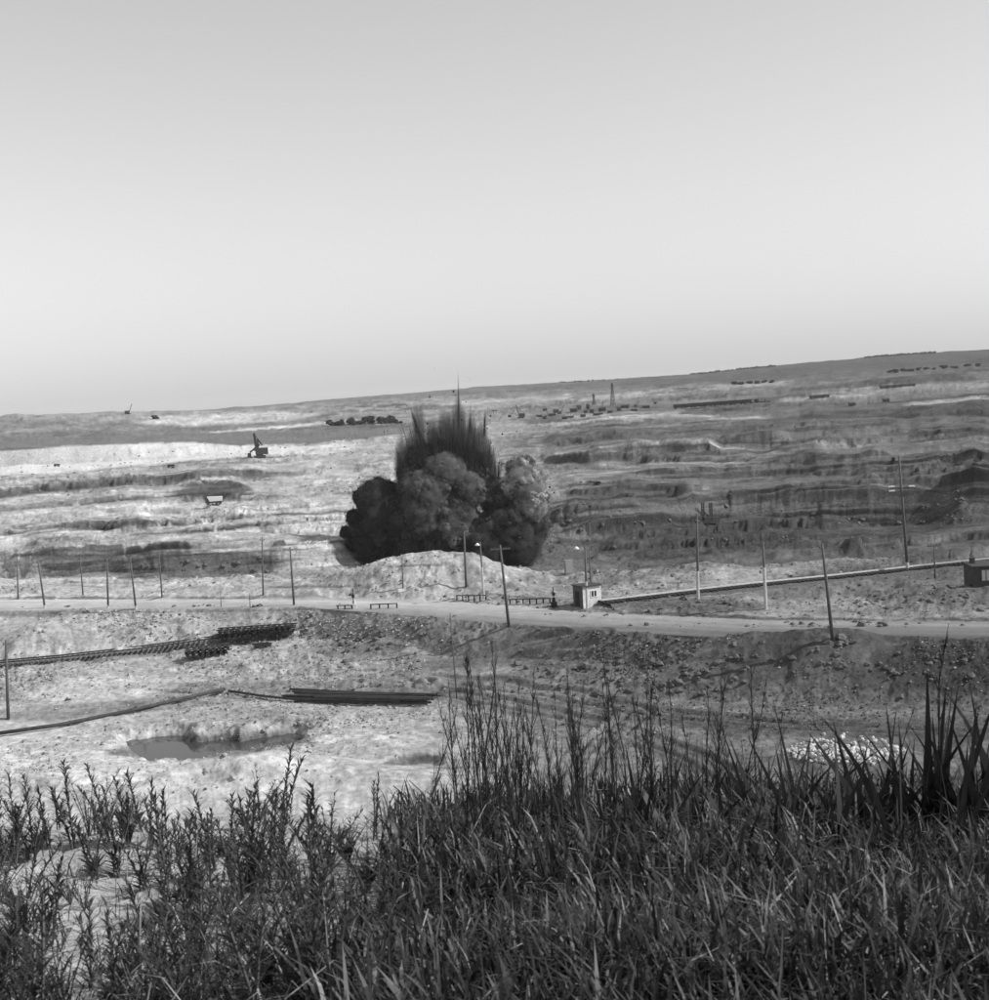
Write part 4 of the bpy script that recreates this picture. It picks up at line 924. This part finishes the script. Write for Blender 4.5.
# sheds and machines of the far yard
def shed(px, py, wpx, hpx, rz, label, wall, group=None):
    b = hit(px, py); s = b[1] / FPX; w = wpx * s; h = hpx * s
    e = empty('shed', Vector((b[0], b[1], ground_z(b[0], b[1]) - .3)), rz, label, 'shed', group)
    MB().quadbox((0, 0, h * .4), (w, w * .6, h * .8)).build('wall', wall, e)
    m = MB(); m.v = [(-w * .55, -w * .36, h * .78), (w * .55, -w * .36, h * .78), (w * .55, w * .36, h * .78), (-w * .55, w * .36, h * .78), (-w * .55, 0, h * 1.1), (w * .55, 0, h * 1.1)]
    m.f = [(0, 1, 5, 4), (2, 3, 4, 5), (0, 4, 3), (1, 2, 5), (3, 2, 1, 0)]; m.build('roof', M_roof, e)
    for q in (-.25, .25): MB().quadbox((q * w, -w * .3 - .03, h * .42), (w * .16, .08, h * .3)).build('window', M_glass, e)
for x, y, w, h in ((552, 416, 7, 3), (571, 418, 5, 2.5), (579, 410, 4, 5), (588, 409, 3, 5), (598, 415, 9, 2.5), (610, 413, 5, 3), (619, 411, 4, 4.5), (634, 411, 6, 2.5), (646, 408, 7, 3), (539, 417, 6, 2.5), (556, 413, 5, 4), (574, 412, 7, 4), (603, 411, 6, 4), (583, 417, 5, 3), (625, 408, 8, 3.5), (565, 419, 6, 3), (592, 413, 4, 4), (545, 411, 4, 3)):
    shed(x, y, w, h, random.uniform(-.3, .3), 'tiny dark shed in the far yard below the mast', M_steel, 'sheds in the far yard')
shed(569, 415, 6, 3, .1, 'tiny white walled shed in the far yard', M_white); shed(495, 414, 5, 4, 0, 'tiny white shed standing alone beyond the blast', M_white)
for x, y in ((852, 404), (886, 400)): shed(x, y + 2, 6, 4, .1, 'small dark hut on the far right bench', M_steel, 'dark huts on the far bench')
# spoil trains
def train(x0, y0, x1, y1, hpx, n, label):
    a = hit(x0, y0); b = hit(x1, y1); A = Vector((a[0], a[1], a[2])); B = Vector((b[0], b[1], b[2])); s = a[1] / FPX
    d = (B - A); L = d.length; cl_ = L / n; h = hpx * s
    rz = math.atan2(d.y, d.x); sl = math.atan2(d.z, math.hypot(d.x, d.y))
    for k in range(n):
        c = A + d * ((k + .5) / n)
        e = empty('dump_wagon', c + Vector((0, 0, .2)), rz, label, 'wagon', label); e.rotation_euler = (0, -sl, rz)
        MB().quadbox((0, 0, h * .62), (cl_ * .9, 3.0, h * .72), taper=1.04).build('hopper', M_steel, e)
        MB().quadbox((0, 0, h * .2), (cl_ * .96, 1.6, h * .12)).build('frame', M_steel, e)
        for q in (-.32, .32): MB().tube([(q * cl_, -1.0, h * .1), (q * cl_, 1.0, h * .1)], h * .13, 8).build('wheelset', M_steel, e)
train(674, 409, 753, 403.5, 4.2, 8, 'dark dump wagon in the long spoil train on the far bench')
train(756, 403, 770, 402, 3.6, 2, 'dark wagon uncoupled just beyond the long spoil train')
train(810, 399, 829, 397.5, 3.2, 3, 'small dark wagon in the short far train')
train(880, 389, 915, 386.5, 3.0, 5, 'tiny dark wagon on the pale upper bench')

# ------------------------------------------------------------------ trees and bushes far off
M_leaf = mat('far_foliage', .08, .9, .1, noise=.5, scale=.6)
def leaf_mass(c, r, n, rs, size):
    V = []; F_ = []
    for k in range(n):
        d = rs.normal(size=3); d /= np.linalg.norm(d); p = c + d * r * rs.random() ** .45
        a = rs.normal(size=3); a /= np.linalg.norm(a); b_ = np.cross(a, rs.normal(size=3)); b_ /= np.linalg.norm(b_)
        s_ = size * rs.uniform(.6, 1.4); V += [p - a * s_ - b_ * s_ * .6, p + a * s_ - b_ * s_ * .6, p + a * s_ * .7 + b_ * s_, p - a * s_ * .7 + b_ * s_ * .8]
        F_.append([4 * k, 4 * k + 1, 4 * k + 2, 4 * k + 3])
    return np.array(V), np.array(F_)
def tree(px, py, hpx, wpx, label, group=None, seed=0, name='tree', bush=False):
    rs = np.random.default_rng(seed); b = hit(px, py); s = b[1] / FPX; H = hpx * s; Wd = wpx * s
    e = empty(name, Vector((b[0], b[1], ground_z(b[0], b[1]) - .1)), 0, label, 'bush' if bush else 'tree', group)
    t = MB().tube([(0, 0, -.5), (Wd * .03, 0, H * .4), (0, 0, H * .75)], [H * .05, H * .04, H * .015], 6)
    for q in range(4):
        a = q * 1.6; t.tube([(0, 0, H * .35), (math.cos(a) * Wd * .3, math.sin(a) * Wd * .3, H * .65)], [H * .022, H * .008], 5)
    t.build('trunk', M_dark, e)
    Vs, Fs, n0 = [], [], 0
    for k in range(7):
        a = rs.random() * 6.28; q = rs.random()
        c = np.array([math.cos(a) * Wd * .27 * q, math.sin(a) * Wd * .27 * q, H * (rs.uniform(.22, .78) if not bush else rs.uniform(.12, .6))])
        v, f = leaf_mass(c, np.array([Wd * .26, Wd * .26, H * .22]) * rs.uniform(.7, 1.2), 150, rs, max(.12, Wd * .05)); Vs.append(v); Fs.append(f + n0); n0 += len(v)
    np_mesh('crown', np.concatenate(Vs), np.concatenate(Fs), M_leaf, e, smooth=False)
for k in range(12):
    tree(333 + k * 5.2 + random.uniform(-2, 2), 426 - k * .3, random.uniform(4, 9), random.uniform(8, 13), 'dark round tree in the row behind the dark field', 'tree row behind the dark field', 300 + k)
for k in range(5): tree(381 + k * 5, 423.5, random.uniform(4, 6), 7, 'low dark bush at the end of the tree row', 'bushes ending the tree row', 320 + k, 'bush', True)
tree(893, 463, 9, 6, 'dark bush beside the tall pole on the pit slope', None, 340, 'bush', True)
tree(981, 459, 9, 7, 'dark rounded bush high on the right pit slope', None, 341, 'bush', True)
tree(917, 471, 5, 6, 'low dark bush on the pit slope below the bench road', None, 342, 'bush', True)
tree(155, 419, 5, 10, 'dark bush on the crest of the spoil ridge', None, 343, 'bush', True)
tree(694, 545, 7, 8, 'dark scrub bush on the floor of the pit', None, 344, 'bush', True)
tree(598, 485, 5, 10, 'low dark scrub on the bench beside the blast', None, 345, 'bush', True)
for k, (x, y) in enumerate(((735, 384), (742, 384), (750, 383), (757, 383), (765, 382), (772, 382), (890, 372), (896, 372), (903, 371), (910, 371), (918, 370), (926, 369), (934, 369), (944, 368), (955, 368), (968, 366), (978, 366))):
    tree(x, y + .5, random.uniform(2, 3.6), random.uniform(6, 10), 'far dark tree at the foot of the long hill', 'trees at the foot of the hill', 350 + k)
# shelter belts on the skyline: far off woods that read as one mass
def belt(x0, x1, ys, n, hpx, seed):
    rs = np.random.default_rng(seed); Vs, Fs, n0 = [], [], 0
    for k in range(n):
        x = x0 + (x1 - x0) * (k + rs.random()) / n; y = np.interp(x, [0, 200, 330, 460, 545, 700, 760, 870, 989], [417, 411.5, 400, 389, 383.5, 374.6, 368, 357.6, 349.6]) + ys
        h = P(x, y, d=3450); s = 3450 / FPX; r = hpx * s * rs.uniform(.6, 1.2)
        v, f = leaf_mass(h + np.array([0, 0, r * .5]), np.array([r * .9, r * .9, r * .7]), 40, rs, r * .3); Vs.append(v); Fs.append(f + n0); n0 += len(v)
    o = np_mesh('shelter_belt', np.concatenate(Vs), np.concatenate(Fs), M_leaf, smooth=False); tag(o, 'distant belt of trees along the skyline', 'trees', kind='stuff')
belt(560, 690, .5, 50, 1.2, 1); belt(690, 775, .3, 60, 1.9, 4); belt(865, 935, 0, 60, 1.6, 2); belt(250, 560, 1, 60, .8, 3)

# ------------------------------------------------------------------ foreground plants
M_grass = mat('grass_blade', .06, .5, .35, noise=.4, scale=3, translucent=.25, attr='tone')
M_weed = mat('weed_leaf', .06, .75, .25, noise=.4, scale=6, translucent=.3)
M_stem = mat('weed_stem', .10, .8, .2, noise=.3, scale=8)
M_stalk = mat('dead_stalk', .035, .85, .15, noise=.4, scale=8)
M_straw = mat('dry_straw', .3, .8, .2, noise=.2, scale=8)
M_reed = mat('reed_blade', .03, .6, .35, noise=.4, scale=5, translucent=.15)
def fg(px, py):
    """the place on the hillside seen at a pixel"""
    D = ray(px, py); t = np.linspace(1.5, 14, 600); x = D[0] * t; y = D[1] * t; z = CAMZ + D[2] * t
    g = hill_z(x, y) - z; i = np.where(g >= 0)[0]
    i = i[0] if len(i) else len(t) - 1
    return Vector((x[i], y[i], hill_z(np.array([x[i]]), np.array([y[i]]))[0]))
def weed_meshes(seed, H, dens=1.0):
    rs = random.Random(seed); st = MB(); lf = MB()
    lean = Vector((rs.uniform(-.18, .18), rs.uniform(-.12, .12), 0))
    stems = [(Vector((0, 0, -.03)), H, lean)]
    for q in range(rs.randint(1, 3)): stems.append((Vector((rs.uniform(-.03, .03), rs.uniform(-.03, .03), 0)), H * rs.uniform(.45, .85), Vector((rs.uniform(-.5, .5), rs.uniform(-.4, .4), 0))))
    for b_, h, ln in stems:
        pts = [b_ + ln * (h * (t ** 1.5)) + Vector((0, 0, h * t)) for t in (0, .3, .6, .85, 1)]
        st.tube(pts, [.005, .0045, .004, .003, .0015], 4)
        n = int(h / .0075 * dens)
        for k in range(n):
            t = .12 + .88 * (k + rs.random()) / n; i = min(3, int(t * 4)); 
            p = b_ + ln * (h * (t ** 1.5)) + Vector((0, 0, h * t)); a = rs.random() * 6.28 if k % 2 else k * 2.4
            up = .35 + .9 * t; L = rs.uniform(.045, .085) * (1.15 - .5 * t)
            lf.blade(p, (math.cos(a), math.sin(a), up), L, .012, .5, 2)
    return st, lf
def bushy_weed(seed, H):
    rs = random.Random(seed); st = MB(); lf = MB()
    for q in range(rs.randint(8, 13)):
        a = rs.random() * 6.28; sp = rs.uniform(.15, .9); h = H * rs.uniform(.5, 1); dx = Vector((math.cos(a) * sp, math.sin(a) * sp, 0))
        f = lambda t: dx * (h * .8 * t ** 1.3) + Vector((0, 0, h * t * (1 - .12 * sp * t)))
        st.tube([f(t) for t in (0, .4, .75, 1)], [.003, .0025, .0018, .0008], 3)
        for k in range(int(h / .009)):
            t = rs.uniform(.15, 1); b_ = rs.random() * 6.28
            lf.blade(f(t), (math.cos(b_), math.sin(b_), rs.uniform(.0, 1.2)), rs.uniform(.015, .04), rs.uniform(.004, .009), .5, 2)
    return st, lf
def rosette_weed(seed, H):
    rs = random.Random(seed); st = MB(); lf = MB(); st.tube([(0, 0, -.02), (0, 0, H * .25)], [.006, .004], 4)
    for k in range(rs.randint(12, 20)):
        a = k * 2.4 + rs.uniform(-.3, .3); lf.blade((0, 0, H * rs.uniform(0, .25)), (math.cos(a), math.sin(a), rs.uniform(.4, 2.2)), H * rs.uniform(.4, .85), rs.uniform(.016, .03), .9, 4)
    return st, lf
WV = []
for k in range(7):
    st, lf = weed_meshes(500 + k, random.uniform(.26, .46)); WV.append((st.mesh('stem', M_stem), lf.mesh('leaves', M_weed)))
for k in range(5):
    st, lf = bushy_weed(520 + k, random.uniform(.18, .34)); WV.append((st.mesh('stem', M_stem), lf.mesh('leaves', M_weed)))
for k in range(3):
    st, lf = rosette_weed(540 + k, random.uniform(.12, .2)); WV.append((st.mesh('stem', M_stem), lf.mesh('leaves', M_weed)))
def put_weed(px, py, sc, label, group, k=None):
    a, b_ = WV[k if k is not None else random.randrange(len(WV))]
    e = empty('leafy_weed', fg(px, py), random.random() * 6.28, label, 'weed', group); e.scale = (sc, sc, sc * random.uniform(.85, 1.15)); e.rotation_euler = (random.uniform(-.18, .18), random.uniform(-.18, .18), random.random() * 6.28)
    s_ = bpy.data.objects.new('stem', a); l_ = bpy.data.objects.new('leaves', b_); l_['kind'] = 'stuff'
    for o in (s_, l_): COL.objects.link(o); o.parent = e
    return e
GW = 'leafy weeds on the sandy slope'
for k in range(185):
    px = random.uniform(-30, 390); py = random.uniform(820, 1040)
    # bare sand patches stay thin
    if ((px - 90) / 60) ** 2 + ((py - 880) / 50) ** 2 < 1 and random.random() < .8: continue
    if ((px - 150) / 40) ** 2 + ((py - 930) / 30) ** 2 < 1 and random.random() < .7: continue
    kd = random.choice((0, 1, 2, 3, 4, 5, 6, 7, 8, 9, 10, 11, 7, 8, 9, 10, 11, 12, 13, 14))
    lb, gp = ('upright leafy weed with narrow leaves on the sandy slope', GW) if kd < 7 else (('bushy fine leaved weed spreading on the sandy slope', 'bushy weeds on the sandy slope') if kd < 12 else ('low broad leaved rosette weed on the sandy slope', 'rosette weeds on the sandy slope'))
    put_weed(px, py, random.uniform(.6, 1.15), lb, gp, kd)
for px, py, sc in ((15, 840, 1.0), (35, 860, .9), (60, 830, .9), (75, 850, 1.1), (95, 835, .9), (110, 840, 1.05), (130, 850, 1.0), (150, 850, .9), (165, 870, 1.1), (180, 860, 1.0), (200, 880, 1.0), (215, 870, 1.0), (232, 880, .95), (250, 890, 1.0), (270, 890, .9), (285, 890, .9), (120, 880, 1.1), (145, 890, 1.0), (170, 900, 1.1), (190, 915, 1.1), (210, 920, 1.0), (-5, 870, 1.1)):
    put_weed(px, py, sc * random.uniform(.75, 1.15), 'tall leafy weed standing along the brow of the sandy slope', 'weeds along the brow', random.randrange(7))
put_weed(325, 880, 1.25, 'tallest bushy weed with drooping narrow leaves at the edge of the grass', None, 2)
# grass: one mass of blades
def grass(name, n, region, hmin, hmax, wd, m, seed, label):
    rs = np.random.default_rng(seed); V = np.zeros((n, 7, 3)); 
    px, py = region(rs, n)
    D = CF[None, :] + ((px - 494.5) / FPX)[:, None] * CR + ((500 - py) / FPX)[:, None] * CU
    y = np.full(n, 5.0)
    for _ in range(30):
        x = D[:, 0] / D[:, 1] * y; z = hill_z(x, y); ynew = (z - CAMZ) / (D[:, 2] / D[:, 1]); y = np.clip(.6 * y + .4 * ynew, 1.5, 13)
    x = D[:, 0] / D[:, 1] * y; x = x + rs.normal(size=n) * .02; y = y + rs.normal(size=n) * .05; z = hill_z(x, y) - .02
    L = rs.uniform(hmin, hmax, n) * (.75 + .5 * vnoise(x * 2.5, y * 2.5, 5)); a = rs.random(n) * 6.283; ln = np.abs(rs.normal(size=n)) * .42 + .05
    droop = rs.beta(1.1, 3.2, n) * .85; ln = ln + droop * .5
    dx = np.cos(a) * ln; dy = np.sin(a) * ln; ph = a + np.pi / 2 + rs.normal(size=n) * .5; sx = np.cos(ph); sy = np.sin(ph); w = wd * rs.uniform(.6, 1.3, n)
    for k, (t, ww) in enumerate(((0, .8), (.4, 1.0), (.75, .65))):
        bx = x + dx * L * t ** 1.7; by = y + dy * L * t ** 1.7; bz = z + L * (t - droop * t ** 2.4) * (1 - .25 * ln * t)
        V[:, 2 * k] = np.stack([bx - sx * w * ww / 2, by - sy * w * ww / 2, bz], -1); V[:, 2 * k + 1] = np.stack([bx + sx * w * ww / 2, by + sy * w * ww / 2, bz], -1)
    V[:, 6] = np.stack([x + dx * L * 1.05, y + dy * L * 1.05, z + L * np.maximum(1 - .35 * ln - 1.15 * droop, .1)], -1)
    b_ = np.arange(n)[:, None] * 7
    F_ = np.concatenate([b_ + np.array([[0, 1, 3, 2]]), b_ + np.array([[2, 3, 5, 4]]), b_ + np.array([[4, 5, 6, 6]])])
    tri = np.concatenate([b_ + np.array([[0, 1, 3]]), b_ + np.array([[0, 3, 2]]), b_ + np.array([[2, 3, 5]]), b_ + np.array([[2, 5, 4]]), b_ + np.array([[4, 5, 6]])])
    tn = np.where(rs.random(n) < .8, rs.uniform(.014, .05, n), rs.uniform(.05, .125, n)); tn = np.where(rs.random(n) < .03, .25, tn)
    o = np_mesh(name, V.reshape(-1, 3), tri, m, smooth=False, attrs={'tone': np.repeat(tn, 7)}); tag(o, label, 'grass', kind='stuff'); return o
def reg_right(rs, n):
    py = rs.uniform(800, 1160, n); px = rs.uniform(0, 1, n) ** .8 * 700 + 385 - (py > 940) * rs.random(n) * 90; return px, py
grass('grass', 30000, reg_right, .16, .36, .0125, M_grass, 1, 'dense dark grass covering the brow of the hill')
def reg_beyond(rs, n): return np.where(rs.random(n) < .8, rs.uniform(1050, 2300, n), rs.uniform(-900, -50, n)), rs.uniform(780, 1200, n)
grass('grass', 24000, reg_beyond, .16, .36, .0125, M_grass, 9, 'dark grass carrying on along the hillside')
def reg_left(rs, n):
    px = rs.uniform(-60, 400, n); py = 1160 - 320 * rs.random(n) ** 1.5; return px, py
grass('grass', 2600, reg_left, .06, .2, .005, M_grass, 2, 'sparse thin grass among the weeds on the sandy slope')
def reg_straw(rs, n): return rs.uniform(60, 1000, n), rs.uniform(840, 1100, n)
grass('dry_grass', 420, reg_straw, .2, .42, .005, M_straw, 3, 'scattered pale dry grass stems among the green')
# tall dead stalks with thin branches
def stalk_mesh(seed, H):
    rs = random.Random(seed); m = MB()
    ln = Vector((rs.uniform(-.12, .16), rs.uniform(-.05, .05), 0)); f = lambda t: ln * (H * t ** 1.6) + Vector((.012 * math.sin(t * 9 + seed), 0, H * t))
    m.tube([f(t) for t in (0, .25, .5, .75, .9, 1)], [.0062, .0056, .0046, .0034, .0022, .001], 4)
    for k in range(int(rs.uniform(16, 26))):
        t = rs.uniform(.25, .97); p = f(t); a = rs.random() * 6.28; L = H * rs.uniform(.12, .34) * (1.15 - t)
        d = Vector((math.cos(a) * .42, math.sin(a) * .42, 1)).normalized(); q1 = p + d * L * .5; q2 = q1 + (d + Vector((0, 0, .5))).normalized() * L * .5
        m.tube([p, q1, q2], [.0024, .0018, .0008], 3)
        for z in range(2):
            b_ = rs.random() * 6.28; d2 = Vector((math.cos(b_) * .6, math.sin(b_) * .6, 1)).normalized(); qq = p + (q1 - p) * rs.uniform(.4, 1); m.tube([qq, qq + d2 * L * .35], [.0016, .0007], 3)
    return m.mesh('dead_stalk', M_stalk)
SV = [stalk_mesh(700 + k, 1.0) for k in range(9)]
def put_stalk(px, pyb, pyt, label, group, lean=0):
    b_ = fg(px, pyb); h = (pyb - pyt) * b_[1] / FPX
    o = bpy.data.objects.new('dead_stalk', random.choice(SV)); COL.objects.link(o); o.location = b_ - Vector((0, 0, .02)); o.scale = (h * .9, h * .9, h)
    o.rotation_euler = (0, lean, random.random() * 6.28 if not lean else 0); tag(o, label, 'dead weed', group)
for k in range(78):
    x = random.triangular(415, 800, 520); yt = random.uniform(670, 760) if random.random() < .7 else random.uniform(640, 690)
    put_stalk(x, random.uniform(815, 870), yt, 'thin dead weed stalk with fine bare branches rising from the grass', 'dead stalks in the grass')
for x, yb, yt, ln in ((425, 830, 688, .22), (455, 830, 665, .1), (490, 830, 640, 0.02), (500, 835, 632, -.02), (587, 830, 680, .12), (610, 830, 690, .15), (650, 830, 690, .1), (740, 830, 665, .12)):
    put_stalk(x, yb, yt, 'long dark dead stalk standing above the other stalks', 'tallest dead stalks', ln)
put_stalk(936, 850, 612, 'single very tall dead stalk rising above the reeds', None, .001)
put_stalk(862, 850, 690, 'dead stalk leaning among the reeds', None, .35)
# broad reed leaves
RB = []
for k in range(5):
    m = MB(); m.blade((0, 0, 0), (.12 + .1 * k, 0, 1), 1.0, .075, .12 + .12 * k, 6, side=Vector((.25, 1, 0)) if k % 2 else Vector((1, .4, 0))); RB.append(m.mesh('blade', M_reed))
def reed(px, py, hpx, n, label, group):
    b_ = fg(px, py); e = empty('reed_plant', b_, random.random() * 6.28, label, 'reed', group); h = hpx * b_[1] / FPX
    for k in range(n):
        o = bpy.data.objects.new('blade', random.choice(RB)); COL.objects.link(o); o.parent = e; q = random.uniform(.55, 1.05) * h
        o.location = (random.uniform(-.02, .02), random.uniform(-.02, .02), random.uniform(0, .2) * h * (k > 1)); o.scale = (q, q * .9, q); o.rotation_euler = (random.uniform(-.25, .25), random.uniform(-.2, .3), k * 2.4 + random.uniform(-.5, .5))
for px, py, h in ((665, 850, 100), (700, 850, 90), (730, 850, 95), (760, 840, 90), (795, 850, 130), (800, 840, 105), (815, 845, 100), (830, 850, 95), (850, 850, 100), (870, 850, 110), (885, 845, 115), (905, 850, 125), (920, 850, 130), (930, 850, 140), (940, 850, 135), (950, 850, 140), (960, 845, 125), (975, 850, 140), (985, 850, 130), (1000, 850, 150), (640, 860, 90), (610, 860, 90), (900, 880, 120), (960, 880, 130), (780, 870, 100), (840, 875, 105)):
    reed(px, py, h * 1.25, random.randint(5, 8), 'broad leaved reed standing in the dark grass', 'reeds in the grass')
# two pale dry twigs on the slope
def twig(pix, label, r=.004):
    pts = [fg(x, y) + Vector((0, 0, h)) for x, y, h in pix]; o = pts[0]
    tag(MB().tube([p - o for p in pts], [r] * (len(pts) - 1) + [r * .4], 5).build('dry_twig', M_straw, loc=o), label, 'twig')
twig([(140, 1010, .05), (157, 965, .1), (163, 950, .12)], 'pale forked dry twig among the lower weeds')
twig([(205, 965, .06), (225, 952, .1), (252, 936, .14)], 'straight pale dry twig lying across the weeds')
twig([(745, 1000, .1), (770, 988, .2), (800, 970, .25)], 'bent pale straw lying on the dark grass')

# ------------------------------------------------------------------ summer haze over the plain
hm = bpy.data.materials.new('haze_air'); hm.use_nodes = True; hn = hm.node_tree; hn.nodes.remove(hn.nodes['Principled BSDF'])
hv = hn.nodes.new('ShaderNodeVolumePrincipled'); hv.inputs['Color'].default_value = (1, 1, 1, 1); hv.inputs['Density'].default_value = .00005; hv.inputs['Anisotropy'].default_value = 0.0
hn.links.new(hv.outputs[0], hn.nodes['Material Output'].inputs['Volume'])
zs = float(GZ.min()) - 1.5; zt = float(GZ.max()) + 12
hz = MB().quadbox((0, 6950, (zs + zt) / 2), (34000, 15000, zt - zs)).build('haze', hm); tag(hz, 'thin pale summer haze filling the air over the quarry', 'haze', kind='stuff')
